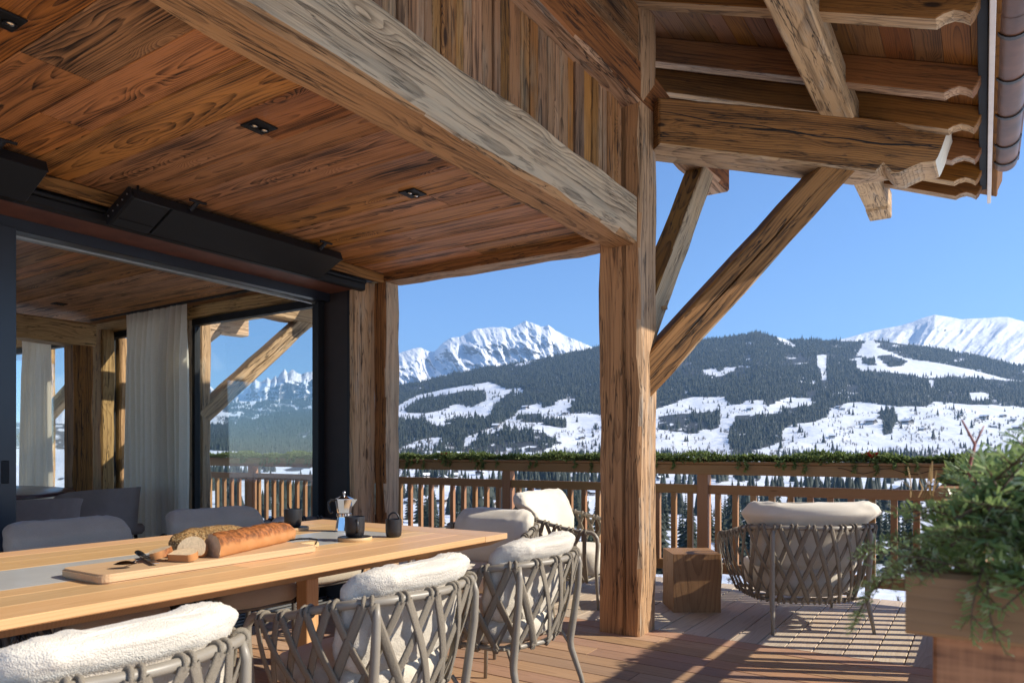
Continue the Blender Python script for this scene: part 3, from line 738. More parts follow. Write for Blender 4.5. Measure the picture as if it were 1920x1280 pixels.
# wire pendant at far left
wp = thing('pendant_lamp', (-9.6, 3.3, 2.2), 'black wire pendant lamp at the far left indoors', 'lamp')
b_ = MB()
for rad, z in ((.10, 2.02), (.16, 2.08), (.17, 2.14), (.11, 2.19)):
    b_.tube([(-9.5+rad*math.cos(2*math.pi*i/20), 3.5+rad*math.sin(2*math.pi*i/20), z) for i in range(20)], .006, 5, closed=True)
for i in range(8):
    a = 2*math.pi*i/8; b_.tube([(-9.5+r_*math.cos(a), 3.5+r_*math.sin(a), z) for r_, z in ((.03, 2.0), (.10, 2.02), (.16, 2.08), (.17, 2.14), (.11, 2.19), (.02, 2.21))], .004, 5)
b_.obj('wire_shade', M['black'], wp); MB().tube([(-9.5, 3.5, 2.2), (-9.5, 3.5, 2.6)], .004, 6).obj('cable', M['black'], wp)

setp(B('post', (-6.78, 4.52, 0), (-6.78, 4.52, 2.66), .12, .12, [M['beam_tan']], up=(0, 1, 0), seed=19), 'sunlit outside post at the foot of the window brace', 'post')
# outside timbers seen through the windows
setp(B('brace', (-6.80, 4.48, 1.50), (-6.80, 5.88, 2.72), .17, .17, [M['beam_tan']], seed=21, cracks=[('my', .0, .010, .025, .05, .95), ('mz', .0, .010, .02, .05, .95)]), 'pale sunlit brace outside the indoor window', 'brace')
setp(B('brace', (-8.30, 4.50, 1.78), (-8.30, 5.75, 2.75), .15, .15, [M['beam_grey']], seed=22), 'grey brace farther back outside the indoor window', 'brace')
setp(B('beam', (-6.80, 4.45, 2.765), (-6.80, 6.45, 2.765), .19, .20, [M['beam_tan']], seed=23), 'pale sunlit beam end on top of the window brace', 'beam')
setp(B('beam', (-8.30, 4.45, 2.80), (-8.30, 6.15, 2.80), .19, .24, [M['beam_grey']], seed=24), 'grey beam end with a slanted cut outside the window', 'beam')
setp(B('beam', (-9.2, 6.0, 2.97), (-6.15, 6.0, 2.97), .20, .19, [M['beam_grey']], seed=25), 'grey purlin lying across the outside beam ends', 'beam')
setp(B('post', (-11.05, 4.9, 0), (-11.05, 4.9, 2.8), .26, .2, [M['interior_post']], up=(0, 1, 0), seed=26), 'golden outside post beyond the far left window', 'post')
setp(B('brace', (-11.3, 4.75, 1.3), (-9.7, 5.1, 2.5), .15, .17, [M['beam_grey']], seed=27), 'grey brace beyond the far left window', 'brace')
# ------------------------------------------------------------------ railings with garlands
GARLAND_LEAF = None
def leaf_cloud(n, seed, place, smin=.012, smax=.03, wfac=.35, fold=True):
    """n small leaf blades; place(rng)-> (pos, outward)"""
    rg = random.Random(seed); vs = []; fs = []
    for _ in range(n):
        p, o = place(rg); o = Vector(o)
        d = (o + Vector((rg.gauss(0, .6), rg.gauss(0, .6), rg.gauss(0, .6)))).normalized()
        s_ = d.cross(Vector((rg.gauss(0, 1), rg.gauss(0, 1), rg.gauss(0, 1)))).normalized(); L = rg.uniform(smin, smax); W = L*wfac*rg.uniform(.7, 1.2)
        p = Vector(p); k = len(vs); up = d.cross(s_)*W*.35
        vs += [p, p+d*L*.5+s_*W*.5+up, p+d*L, p+d*L*.5-s_*W*.5+up]
        fs.append((k, k+1, k+2, k+3))
    return vs, fs
def garland(a, b, z, label, seed, dens=1500, rad=.05, sprigs=0):
    a = Vector(a); b = Vector(b); L = (b-a).length; d = (b-a).normalized(); s_ = Vector((-d.y, d.x, 0))
    t = thing('garland', (a.x, a.y, z), label, 'garland', 'evergreen garlands on the railings')
    core = [(a+d*L*i/40 + Vector((0, 0, z+.02+.010*math.sin(i*1.7+seed)))) for i in range(41)]
    MB().tube(core, .022, 6).obj('stem', M['stem'], t)
    def pl(rg):
        q = rg.random()*L; th = rg.uniform(-.25, math.pi+.25)
        bulge = rad*(.75+.35*math.sin(q*5.1+seed)+.25*math.sin(q*13.3+seed*2))*rg.uniform(.45, 1.05)
        o = s_*math.cos(th)*1.25 + Vector((0, 0, math.sin(th)*.8))
        return a+d*q+Vector((0, 0, z+.01))+o*bulge, (o + d*rg.uniform(-.8, .8))
    vs, fs = leaf_cloud(int(dens*L), seed, pl, .022, .052, .40)
    MB().add(vs, fs).obj('foliage', M['garland'], t)
    rg = random.Random(seed+5)
    for k in range(sprigs):
        q = rg.uniform(.1, .95)*L; hl = rg.uniform(.05, .13)
        p0 = a+d*q+s_*(-rad*1.1 if True else 0)+Vector((0, 0, z+.02))
        def pl2(r2, p0=p0, hl=hl):
            u = r2.random(); return p0+Vector((0, 0, -hl*u))+s_*(-.02*u)+d*(.02*math.sin(u*3)), Vector((r2.gauss(0, .5), r2.gauss(0, .5), -1))
        vs, fs = leaf_cloud(60, seed*31+k, pl2, .018, .036, .4)
        MB().add(vs, fs).obj('sprig', M['garland'], t)
    return t
def railing(a, b, posts, label, cap0=True, seed=0, pitch=.154, off=.07):
    """timber balustrade from a to b, balusters shared"""
    a = Vector(a); b = Vector(b); L = (b-a).length; d = (b-a).normalized(); s_ = Vector((-d.y, d.x, 0)); mid = (a+b)/2
    t = thing('railing', (mid.x, mid.y, 0), label, 'railing', 'timber railings round the terrace')
    def bar(name, t0, t1, z0, z1, th, mats=M['rail']):
        p = a+d*((t0+t1)/2)+Vector((0, 0, (z0+z1)/2)); return plank(name, p, d, (0, 0, 1), t1-t0, th, z1-z0, mats, t, .005)
    bar('top_rail', 0, L, .958, 1.045, .13); bar('cap', -.02 if cap0 else .1, L+.02, 1.047, 1.07, .16)
    ps = [p for p in posts if -.05 < p < L+.05]
    base = None
    edges = [0]+ps+[L]
    for i in range(len(edges)-1):
        e0, e1 = edges[i]+(.048 if i else 0), edges[i+1]-.048
        if e1-e0 < .12: continue
        bar('mid_rail', e0, e1, .79, .868, .055); bar('bottom_rail', e0, e1, .115, .20, .055)
        nb = max(1, int(round((e1-e0)/pitch))); st = (e1-e0)/nb
        for k in range(nb):
            q = e0+st*(k+.5); p = a+d*q+Vector((0, 0, .495))
            if base is None: base = plank('baluster', p, (0, 0, 1), d, .588, .042, .045, M['rail'], t, .003)
            else:
                o = base.copy(); COL.objects.link(o); o.location = base.location+(p-Vector(a+d*Q0+Vector((0, 0, .495)))); continue
            Q0 = q
    for q in ps:
        plank('post', a+d*q+Vector((0, 0, .43)), (0, 0, 1), d, 1.054, .095, .095, M['rail'], t, .004)
    return t
fr = railing((-9.3, 6.15, 0), (.055, 6.15, 0), [1.18, 3.21, 5.24, 7.27, 9.30], 'long brown timber railing along the far edge of the terrace')
garland((-9.3, 6.15, 0), (.05, 6.15, 0), 1.07, 'long evergreen garland lying on the far railing', 3, 2000, .066, 60)
rr_ = railing((-.02, 1.95, 0), (-.02, 6.08, 0), [.92, 2.57], 'short timber railing on the right running away behind the fir branches', cap0=False, pitch=.147)
# near end of the right railing: the big boxed rail end and its post, seen close up
pe = thing('rail_end', (0, 1.2, 0), 'boxed timber rail end with a round plug, close to the camera at right', 'rail end')
plank('box_board', (.045, 1.145, .953), (1, 0, 0), (0, 0, 1), .27, .05, .086, M['planter'], pe, .006)
plank('side_board', (-.075, 1.72, .953), (0, 1, 0), (0, 0, 1), 1.08, .03, .082, M['planter'], pe, .004)
plank('post', (.035, 1.215, .455), (0, 0, 1), (0, 1, 0), .91, .19, .10, M['planter_post'], pe, .005)
plug = MB().lathe([(0, .0), (.0145, .0), (.0165, -.0015), (.0165, -.006)], 24, (0, 0, 0)).obj('plug', M['planter'], None, True, auto=30)
plug.matrix_basis = Matrix.Translation((.008, 1.1195, .951)) @ Matrix.Rotation(R(90), 4, 'X'); put(plug, pe)
scr = MB().lathe([(0, .002), (.004, .0015), (.0045, 0)], 12).obj('screw', M['steel'], None, True)
scr.matrix_basis = Matrix.Translation((.062, 1.1635, .862)) @ Matrix.Rotation(R(90), 4, 'X'); put(scr, pe)
garland((-.02, 2.2, 0), (-.02, 6.05, 0), 1.07, 'evergreen garland on the right railing behind the fir branches', 8, 900, .05, 0)

# fir bouquet close to the camera
fb = thing('fir_bouquet', (.04, 1.3, 1.0), 'big bunch of fir branches heaped on the near rail end', 'fir branches')
def fir_branch_mesh(L, seed, curve=.25):
    rg = random.Random(seed); b_ = MB(); tw = MB()
    def shoot(p, d, l, side, lvl):
        d = d.normalized(); n = max(3, int(l/.02)); pts = [p]
        for i in range(n):
            d = (d+Vector((0, 0, -curve*.05))+Vector((rg.gauss(0, .03), rg.gauss(0, .03), rg.gauss(0, .03)))).normalized(); pts.append(pts[-1]+d*(l/n))
        tw.tube(pts, [.0028*(1-.7*i/n)*(1.2 if lvl == 0 else .7) for i in range(n+1)], 4)
        dens = 150
        for k in range(int(l*dens)):
            u = (k+rg.random())/(l*dens)*n; i = min(n-1, int(u)); q = pts[i].lerp(pts[i+1], u-i); ax = (pts[i+1]-pts[i]).normalized()
            sd = ax.cross(Vector((0, 0, 1))); sd = sd.normalized() if sd.length > 1e-3 else Vector((1, 0, 0)); up = sd.cross(ax)
            th = rg.choice((rg.gauss(0, .45), rg.gauss(math.pi, .45), rg.uniform(0, math.pi))); o = sd*math.cos(th)+up*abs(math.sin(th))
            nd = (o+ax*.65+Vector((rg.gauss(0, .1),)*3)).normalized(); nl = rg.uniform(.018, .026); wv = nd.cross(up if abs(nd.dot(up)) < .9 else ax).normalized()*.0026
            e = q+nd*nl
            b_.add([q-wv*.7, q+wv*.7, e+wv*.8, e-wv*.8], [(0, 1, 2, 3)])
        if lvl == 0:
            m = max(2, int(l/.045))
            for k in range(1, m):
                i = int(n*k/m); ax = (pts[i+1]-pts[i]).normalized(); sd = ax.cross(Vector((0, 0, 1))).normalized()
                for sg in (-1, 1):
                    shoot(pts[i], ax*.75+sd*sg*.8, l*(.46*(1-.55*k/m))*rg.uniform(.8, 1.1), sg, 1)
    shoot(Vector((0, 0, 0)), Vector((1, 0, .12)), L, 0, 0)
    return b_, tw
fvar = []
for k, L in enumerate((.20, .24, .28, .17)):
    n_, s_ = fir_branch_mesh(L, 40+k, .5+.5*k); fvar.append((n_.mesh('needles', M['fir']), s_.mesh('stem', M['stem'])))
rg = random.Random(4)
def add_branch(p, yaw, pitch, roll, sc, k=None):
    nm, sm = fvar[k if k is not None else rg.randrange(4)]
    s_ = link('branch', sm); s_.matrix_basis = Matrix.Translation(p) @ Matrix.Rotation(yaw, 4, 'Z') @ Matrix.Rotation(-pitch, 4, 'Y') @ Matrix.Rotation(roll, 4, 'X') @ Matrix.Scale(sc, 4)
    put(s_, fb); n_ = link('needles', nm); n_.parent = s_
for k in range(240):
    yw = rg.uniform(-math.pi, math.pi); px_, py_ = rg.uniform(-.04, .24), rg.uniform(1.14, 1.70)
    left = math.cos(yw) < -.2
    add_branch((px_+(.05 if left else 0), py_, 1.01+rg.uniform(0, .07)), yw, rg.uniform(.05, .9), rg.uniform(-.8, .8), rg.uniform(.34, .5) if left else rg.uniform(.62, .95))
for k in range(12):                             # tips lying over the front edge
    add_branch((rg.uniform(-.06, .18), rg.uniform(1.13, 1.19), 1.01+rg.uniform(-.01, .07)), rg.uniform(-2.6, -.6), rg.uniform(-.35, .5), rg.uniform(-.8, .8), rg.uniform(.4, .6))
for k in range(4):
    add_branch((-.07, rg.uniform(1.14, 1.5), 1.0+rg.uniform(0, .04)), rg.uniform(2.5, 3.9), rg.uniform(-.75, -.1), rg.uniform(-.8, .8), rg.uniform(.45, .65))
add_branch((-.05, 1.25, 1.02), R(188), -.42, .1, .7, 2); add_branch((-.05, 1.30, 1.02), R(195), -.5, .3, .65, 1)
add_branch((.0, 1.115, 1.01), R(-120), -.95, .2, .62, 3); add_branch((.005, 1.11, 1.0), R(-100), -1.15, .9, .6, 3); add_branch((.085, 1.115, 1.01), R(-80), -1.05, .5, .5, 3)
def fill_(r2):
    a = r2.uniform(0, 2*math.pi); b = math.acos(r2.uniform(-.2, 1)); o = Vector((math.cos(a)*math.sin(b), math.sin(a)*math.sin(b), math.cos(b))); k = r2.uniform(.55, 1.0)
    return Vector((.085+o.x*.165*k, 1.33+o.y*.25*k, .995+o.z*.125*k)), o
vs, fs = leaf_cloud(4800, 77, fill_, .016, .032, .32)
MB().add(vs, fs).obj('filler_leaves', M['fir'], fb)
tws = MB().tube([(-.005, 1.32, 1.08), (-.02, 1.33, 1.13), (-.012, 1.36, 1.17), (-.03, 1.36, 1.21)], [.0035, .003, .0025, .0015], 6).tube([(-.012, 1.36, 1.17), (.0, 1.38, 1.2)], [.002, .001], 5)
setp(tws.obj('red_twig', M['twig'], None, True), 'bare red twig standing up from the fir bunch', 'twig')
b_ = MB(); rg = random.Random(9)
for k in range(11):
    p = Vector((-.085+rg.gauss(0, .01), 1.42, 1.08)); e = p+Vector((rg.gauss(-.005, .018), rg.gauss(0, .02), rg.uniform(.03, .065)))
    b_.tube([p, p.lerp(e, .5)+Vector((rg.gauss(0, .004), 0, 0)), e], [.0011, .0012, .0006], 4)
setp(b_.obj('dry_grass', M['dry']), 'tuft of dry golden grass at the left of the fir bunch', 'dry grass')
def bow(p, s, label):
    b_ = MB(); rg = random.Random(int(p[0]*100)); 
    for k in range(7):
        a = k*.9; d = Vector((math.cos(a), math.sin(a)*.6, .35+.4*rg.random())).normalized(); sd = d.cross(Vector((0, 0, 1))).normalized()
        b_.add([Vector(p), Vector(p)+d*s*.6+sd*s*.28+Vector((0, 0, s*.1)), Vector(p)+d*s, Vector(p)+d*s*.6-sd*s*.28], [(0, 1, 2, 3)])
    setp(b_.obj('red_bow', M['red']), label, 'bow', 'red bows on the garland')
bow((-4.85, 6.12, 1.10), .075, 'small red ribbon bow on the garland at the left, by the corner post')
bow((-.72, 6.12, 1.10), .085, 'small red ribbon bow on the garland at the right, beside the fir bunch')
# fairy light wire
wv = MB().tube([(-.95+.06*i, 6.075, 1.03-.045*math.sin(i*.55)**2) for i in range(14)], .0022, 4)
setp(wv.obj('light_wire', M['black']), 'thin black fairy light wire sagging on the right part of the far rail', 'wire')

# ------------------------------------------------------------------ soft and woven furniture
def pillow(w, h, d, seed, crown=.0, nu=44, nv=26, rough=.008, sq=3.2, lump=.012, fuzz=0.):
    """cushion centred at origin, width along y, height along z, depth along x"""
    vs = []; fs = []; o = Vector((seed*3.1, seed*1.7, seed*.9))
    def sp(v, p): return math.copysign(abs(v)**p, v)
    for j in range(nv+1):
        ph = -math.pi/2+math.pi*j/nv
        for i in range(nu):
            th = 2*math.pi*i/nu
            cx, sx, cz, sz = math.cos(th), math.sin(th), math.cos(ph), math.sin(ph)
            y = sp(cz, .30)*sp(sx, .36); x = sp(cz, .62)*sp(cx, .9)*(1-.12*abs(sp(sx, .36))**6); z = sp(sz, .42)
            p = Vector((x*d/2, y*w/2, z*h/2))
            p.z += crown*(1-y*y)*(1 if z > 0 else 0)*max(0, z)
            q = p*9+o; k = mnoise.noise(q)*lump + mnoise.noise(q*2.7)*lump*.45
            pw = mnoise.noise(Vector((p.y*34, p.z*6, seed)))*max(0, abs(z)-.55)*.016     # puckers toward the seams
            nrm = Vector((x/(d/2), y/(w/2)*.3, z/(h/2)*.3)).normalized()
            fz = (mnoise.noise(p*95+o)*.5+mnoise.noise(p*160+o)*.5)*fuzz
            vs.append(p+nrm*(k+pw+fz))
    for j in range(nv):
        for i in range(nu):
            l = (i+1) % nu; fs.append((j*nu+i, j*nu+l, (j+1)*nu+l, (j+1)*nu+i))
    return vs, fs
def slab_cushion(poly, z0, z1, seed):
    n = len(poly); vs = []; fs = []; cx = sum(p[0] for p in poly)/n; cy_ = sum(p[1] for p in poly)/n
    rings = ((.90, z0), (.985, z0+.02), (1., (z0+z1)/2), (.985, z1-.022), (.90, z1), (.5, z1+.012), (.02, z1+.014))
    for k_, z in rings:
        for p in poly: vs.append((cx+(p[0]-cx)*k_, cy_+(p[1]-cy_)*k_, z+mnoise.noise(Vector((p[0]*8*k_, p[1]*8*k_, seed)))*.006))
    for j in range(len(rings)-1):
        for i in range(n): fs.append((j*n+i, j*n+(i+1) % n, (j+1)*n+(i+1) % n, (j+1)*n+i))
    fs.append(tuple(reversed(range(n))))
    return vs, fs
def path_len(pts):
    l = [0.]
    for i in range(1, len(pts)): l.append(l[-1]+(pts[i]-pts[i-1]).length)
    return l
def at_path(pts, ls, q):
    q = max(0, min(1, q))*ls[-1]
    for i in range(1, len(pts)):
        if q <= ls[i]:
            k = (q-ls[i-1])/max(1e-9, ls[i]-ls[i-1]); return pts[i-1].lerp(pts[i], k), (pts[i]-pts[i-1]).normalized()
    return pts[-1], (pts[-1]-pts[-2]).normalized()
def arc_u(xb, xf, hw, rc, zb, zf, bulge, n=10):
    """U-shaped rail: front left (+y) -> back -> front right; xb back, xf front"""
    P_ = []
    for i in range(7): P_.append(Vector((xf+(xb+rc-xf)*i/6, hw+.012*math.sin(math.pi*i/6), 0)))
    for i in range(1, n): a = math.pi/2*i/n; P_.append(Vector((xb+rc-rc*math.sin(a), hw-rc+rc*math.cos(a), 0)))
    m = 9
    for i in range(m): y = (hw-rc)*(1-2*i/(m-1)); P_.append(Vector((xb-bulge*(1-(y/(hw-rc))**2), y, 0)))
    L_ = [Vector((p.x, -p.y, 0)) for p in P_[:6+n]]; P_ += list(reversed(L_))
    for p in P_:
        k = max(0, min(1, (p.x-xb)/(xf-xb))); k2 = k*k*(3-2*k); p.z = zb+(zf-zb)*k2
    return P_
def chair(name, label, cat, group, lounge=False, dark=False, fab='boucle', seed=1):
    t = thing(name, (0, 0, 0), label, cat, group)
    fm, rm, cm = M['frame_dark' if dark else 'frame'], M['rope_dark' if dark else 'rope'], M[fab]
    if lounge: xb, xf, hw, rc, zb, zf, bl = -.38, .34, .425, .24, .675, .56, .06; lz, lk = .19, (-.26, .27, .325, .19); npair = 21
    else: xb, xf, hw, rc, zb, zf, bl = -.30, .24, .305, .16, .695, .60, .03; lz, lk = .335, (-.215, .20, .235, .13); npair = 14
    rail = arc_u(xb, xf, hw, rc, zb, zf, bl)
    # rail continues down into the front legs
    def front(p, sg):
        return [Vector((p.x+.022, p.y, p.z-.012)), Vector((p.x+.042, p.y, p.z-.04)), Vector((p.x+.046, p.y-.002*sg, p.z-.09)), Vector((p.x+.030, p.y-.014*sg, .30)), Vector((p.x+.05, p.y+.0*sg, .0))]
    full = list(reversed(front(rail[0], 1)))+rail+front(rail[-1], -1)
    tr = .0145 if not lounge else .0155
    rads = [.0095, .013]+[tr]*(len(full)-4)+[.013, .0095]
    MB().tube(full, rads, 10).obj('rail', fm, t, True)
    low = arc_u(lk[0], lk[1], lk[2], lk[3], lz, lz, .03)
    lowc = low + [Vector((lk[1]+.01, lk[2]*.6*(1-2*i/4)*-1, lz)) for i in range(5)]
    MB().tube(lowc, .012, 8, closed=True).obj('seat_ring', fm, t, True)
    # back legs: bent tubes outside the weave
    sy = hw*(.80 if not lounge else .72); ca_ = (sy-(hw-rc))/rc; sa_ = math.sqrt(1-ca_*ca_); xl = xb+rc-rc*sa_-.021*sa_
    for sg in (-1, 1):
        y = (sy+.021*ca_)*sg; x0 = xl
        if not lounge: pts = [(x0+.012, y*.97, zb-.004), (x0+.006, y, zb-.05), (x0+.012, y, .54), (x0+.036, y*.96, .36), (x0+.046, y*.94, .285), (x0+.042, y*.945, .25), (x0-.0, y*1.01, .12), (x0-.03, y*1.05, .0)]
        else: pts = [(x0+.012, y*.97, zb-.004), (x0+.005, y, zb-.05), (x0+.012, y, .5), (x0+.030, y*.98, .28), (x0+.032, y*.98, .2), (x0+.0, y*1.0, .1), (x0-.02, y*1.03, .0)]
        k = len(pts)
        MB().tube(pts, [.009, .014, .016, .017, .017, .016, .0125, .0095][:k] if not lounge else [.009, .015, .017, .0175, .017, .0135, .010], 10).obj('leg', fm, t, True)
        MB().tube([Vector(pts[-3]).lerp(Vector(pts[-4]), .3) + Vector((.0, -.002*sg, 0)), Vector((lk[0]+.02, y*.86, lz))], .008, 6).obj('stay', fm, t, True)
    # slats under the seat
    mb = MB()
    for i in range(4):
        x = lk[0]+.05+(lk[1]-lk[0]-.06)*i/3; mb.cbox(x-.012, x+.012, -lk[2]*.95, lk[2]*.95, lz-.006, lz+.006, .002)
    mb.obj('seat_support', fm, t)
    # woven rope: collars on the rail, strands in both diagonals
    lr, ll = path_len(rail), path_len(low)
    q0, q1 = .03, .97; wr = .0155 if lounge else .0165
    rails = [q0+(q1-q0)*i/(npair-1) for i in range(npair)]
    shift = .105 if lounge else .112
    for i, q in enumerate(rails):
        for sg in (-1, 1):
            qq = q+sg*.0075; p, d = at_path(rail, lr, qq)
            ref = Vector((0, 0, 1)); n1 = d.cross(ref).normalized(); n2 = n1.cross(d)
            ring = [p+n1*math.cos(2*math.pi*k/12)*(tr+.004)+n2*math.sin(2*math.pi*k/12)*(tr+.004) + d*.004*math.sin(2*math.pi*k/12) for k in range(12)]
            MB().tube(ring, .0066, 6, 1., None, True, 0, True).obj('rope_collar', rm, t, True)
            ql = q+sg*shift; ql = max(.0, min(1., ql)); e, d2 = at_path(low, ll, ql)
            out = Vector((p.x, p.y, 0))-Vector((0, 0, 0)); out = (n1 if n1.dot(Vector((p.x, p.y, 0))) > 0 else -n1)
            o2 = d2.cross(ref).normalized(); o2 = o2 if o2.dot(Vector((e.x, e.y, 0))) > 0 else -o2
            a = p+out*(tr+.003)+Vector((0, 0, -.004)); b = e+o2*.014; side = .0035*sg
            pts = []
            for k in range(7):
                u = k/6; m_ = a.lerp(b, u); oo = out.lerp(o2, u); m_ += oo*((.016 if not lounge else .03)*math.sin(math.pi*u)+side*math.sin(math.pi*u)); pts.append(m_)
            MB().tube(pts, wr, 6, .26, up=out, cap=False).obj('rope', rm, t, True)
            b_ = e-o2*.012
            if abs(e.z-lz) < .01 and (i % 1 == 0):
                MB().tube([e+o2*.016+Vector((0, 0, .01)), e+o2*.018, e+o2*.008+Vector((0, 0, -.016)), e-o2*.01+Vector((0, 0, -.014))], .0085, 6, .6, up=o2).obj('rope_end', rm, t, True)
    # cushions
    if lounge:
        poly = [(lk[1]+.06, .27), (.1, .31), (-.15, .29), (-.27, .18), (-.30, 0), (-.27, -.18), (-.15, -.29), (.1, -.31), (lk[1]+.06, -.27), (lk[1]+.09, 0)]
        z0, z1 = .215, .40
    else:
        poly = [(lk[1]+.05, .225), (.08, .25), (-.12, .235), (-.2, .15), (-.225, 0), (-.2, -.15), (-.12, -.235), (.08, -.25), (lk[1]+.05, -.225), (lk[1]+.07, 0)]
        z0, z1 = .345, .455
    pp = []
    for i in range(len(poly)):
        a, b = Vector(poly[i]), Vector(poly[(i+1) % len(poly)])
        pp += [a, a.lerp(b, .33), a.lerp(b, .66)]
    vs, fs = slab_cushion([(p.x, p.y) for p in pp], z0, z1, seed)
    MB().add(vs, fs).obj('seat_cushion', cm, t, True)
    if lounge:
        # back cushion wraps round the shell
        vs, fs = pillow(.90, .46, .19, seed, .0, 80, 36, lump=.024, fuzz=.003)
        out = []
        for v in vs:
            a = v.y*1.9; x = -.145 - (v.x*-1) ; k_ = max(0, min(1, (v.z-.06)/.09)); out.append(Vector((-.225+v.x*.85+(1-math.cos(a))*.36-(v.z+.2)*.12-.055*k_, math.sin(a)/1.9*(.93+.27*k_), .600+v.z)))
        MB().add(out, fs).obj('back_cushion', cm, t, True)
    else:
        vs, fs = pillow(.565, .37, .15, seed, .0, 84, 52, lump=.016, fuzz=.006 if fab == 'boucle' else .001)
        c_ = Matrix.Translation((-.183, 0, .665 if dark else .615)) @ Matrix.Rotation(R(-13), 4, 'Y')
        out = []
        for v in vs:
            q = v.copy(); q.x += .45*q.y*q.y; q.x -= .05*max(0, (q.z-.10)/.09); out.append(c_ @ q)
        MB().add(out, fs).obj('back_cushion', cm, t, True)
    return t
G1 = 'woven dining armchairs with cream cushions on the near side of the table'
d1 = chair('dining_chair', 'cream cushioned woven armchair between two others at the near table edge', 'chair', G1, seed=2)
d2 = copy_tree(d1); d3 = copy_tree(d1)
d1.location = (-1.835, 1.885, 0); d1.rotation_euler = (0, 0, R(180))
d2.location = (-1.80, .875, 0); d2.rotation_euler = (0, 0, R(181)); d2['label'] = 'cream cushioned woven armchair in the bottom left corner of the picture'
d3.location = (-1.845, 2.715, 0); d3.rotation_euler = (0, 0, R(180)); d3['label'] = 'cream cushioned woven armchair nearest the table corner and the free post'
d4 = chair('dining_chair', 'cream woven armchair at the head of the table facing the camera', 'chair', None, fab='canvas', seed=5)
d4.location = (-2.60, 3.60, 0); d4.rotation_euler = (0, 0, R(-88))
G2 = 'charcoal dining armchairs on the house side of the table'
g1 = chair('dining_chair', 'charcoal grey armchair with a rounded melange cushion, far left behind the table', 'chair', G2, dark=True, fab='greyfab', seed=7)
g2 = copy_tree(g1); g3 = copy_tree(g1)
g1.location = (-3.42, 1.72, 0); g1.rotation_euler = (0, 0, R(3))
g2.location = (-3.42, 2.47, 0); g2.rotation_euler = (0, 0, R(-4)); g2['label'] = 'charcoal grey armchair behind the breads on the table'
g3.location = (-3.62, 3.16, 0); g3.rotation_euler = (0, 0, R(-6)); g3['label'] = 'charcoal grey armchair by the corner post with a pale cloth over its arm'
for o in list(g3.children):
    if o.name.startswith('back_cushion'): bpy.data.objects.remove(o)
G3 = 'woven lounge armchairs with deep cream cushions'
l1 = chair('lounge_chair', 'woven lounge chair seen from behind in front of the far railing', 'lounge chair', G3, lounge=True, fab='canvas', seed=9)
l2 = copy_tree(l1)
l1.location = (-1.07, 5.22, 0); l1.rotation_euler = (0, 0, R(125))
l2.location = (-2.80, 5.12, 0); l2.rotation_euler = (0, 0, R(8)); l2['label'] = 'woven lounge chair turned sideways behind the table end'
# cloth over the arm of the third charcoal chair
vs = []; fs = []; n = 14
for j in range(7):
    for i in range(n):
        u = i/(n-1); v = j/6
        vs.append((-3.60+.34*u-.05*v, 2.83+.10*math.sin(v*3)-.02*v, .735+.035*math.sin(u*5.2+v)*(.6)+.025*math.sin(v*6+u*2)-.05*abs(v-.5)))
fs = [(j*n+i, j*n+i+1, (j+1)*n+i+1, (j+1)*n+i) for j in range(6) for i in range(n-1)]
o = MB().add(vs, fs).obj('cloth', M['paper'], None, True); md = o.modifiers.new('thick', 'SOLIDIFY'); md.thickness = .006
setp(o, 'pale rumpled cloth lying over the arm of a charcoal chair', 'cloth')
# solid block side table
sc_ = thing('side_table', (-1.83, 5.22, 0), 'solid brown wooden cube side table beside the free post', 'side table')
plank('block', (-1.82, 5.215, .21), (0, 0, 1), (math.sin(R(33.7)), -math.cos(R(33.7)), 0), .42, .344, .344, M['cube'], sc_, .003)

# ------------------------------------------------------------------ dining table
tab = thing('dining_table', (-2.665, 1.4, 0), 'long oiled teak dining table with a grey ceramic strip', 'table')
xs = [-3.33, -3.175, -3.02, -2.825, -2.42, -2.305, -2.16, -2.0]
Y0, Y1 = -.6, 2.83
for i in range(7):
    if i == 3: continue
    a, b = xs[i], xs[i+1]
    cuts = [Y0]+sorted({1: [1.9], 2: [.9], 4: [1.15], 5: [1.62], 0: [], 6: []}[i])+[Y1 if i in (0, 6) else Y1]
    for c0, c1 in zip(cuts, cuts[1:]):
        plank('slat', ((a+b)/2, (c0+c1)/2, .7365), (0, 1, 0), (0, 0, 1), c1-c0-.0015, b-a-.0012, .027, M['teak'], tab, .0018)
plank('slat', (-2.665, 2.925, .7365), (1, 0, 0), (0, 0, 1), 1.33, .188, .027, M['teak'], tab, .0018)
MB().cbox(-2.823, -2.422, Y0, 2.70, .737, .7495, .0015).obj('inlay', M['stone'], tab)
plank('slat', (-2.6225, 2.765, .7365), (0, 1, 0), (0, 0, 1), .126, .40, .027, M['teak'], tab, .0015)
# chamfered underside rim
pr = [(-.665, 0), (-.60, -.032), (.60, -.032), (.665, 0)]
b_ = MB(); vs = []
for yy, k_ in ((-.6, 1), (3.018, 1)):
    for x, z in pr: vs.append((-2.665+x, yy-(.05 if z < 0 and yy > 1 else 0), .7225+z))
b_.add(vs, [(3, 2, 1, 0), (4, 5, 6, 7), (0, 1, 5, 4), (1, 2, 6, 5), (2, 3, 7, 6), (3, 0, 4, 7)]).obj('under_rim', M['teak'], tab)
for x, yy in ((-3.1, 2.70), (-2.25, 2.70), (-3.1, -.3), (-2.25, -.3)):
    plank('leg', (x, yy, .345), (0, 0, 1), (1, 0, 0), .69, .085, .085, M['teak'], tab, .004)

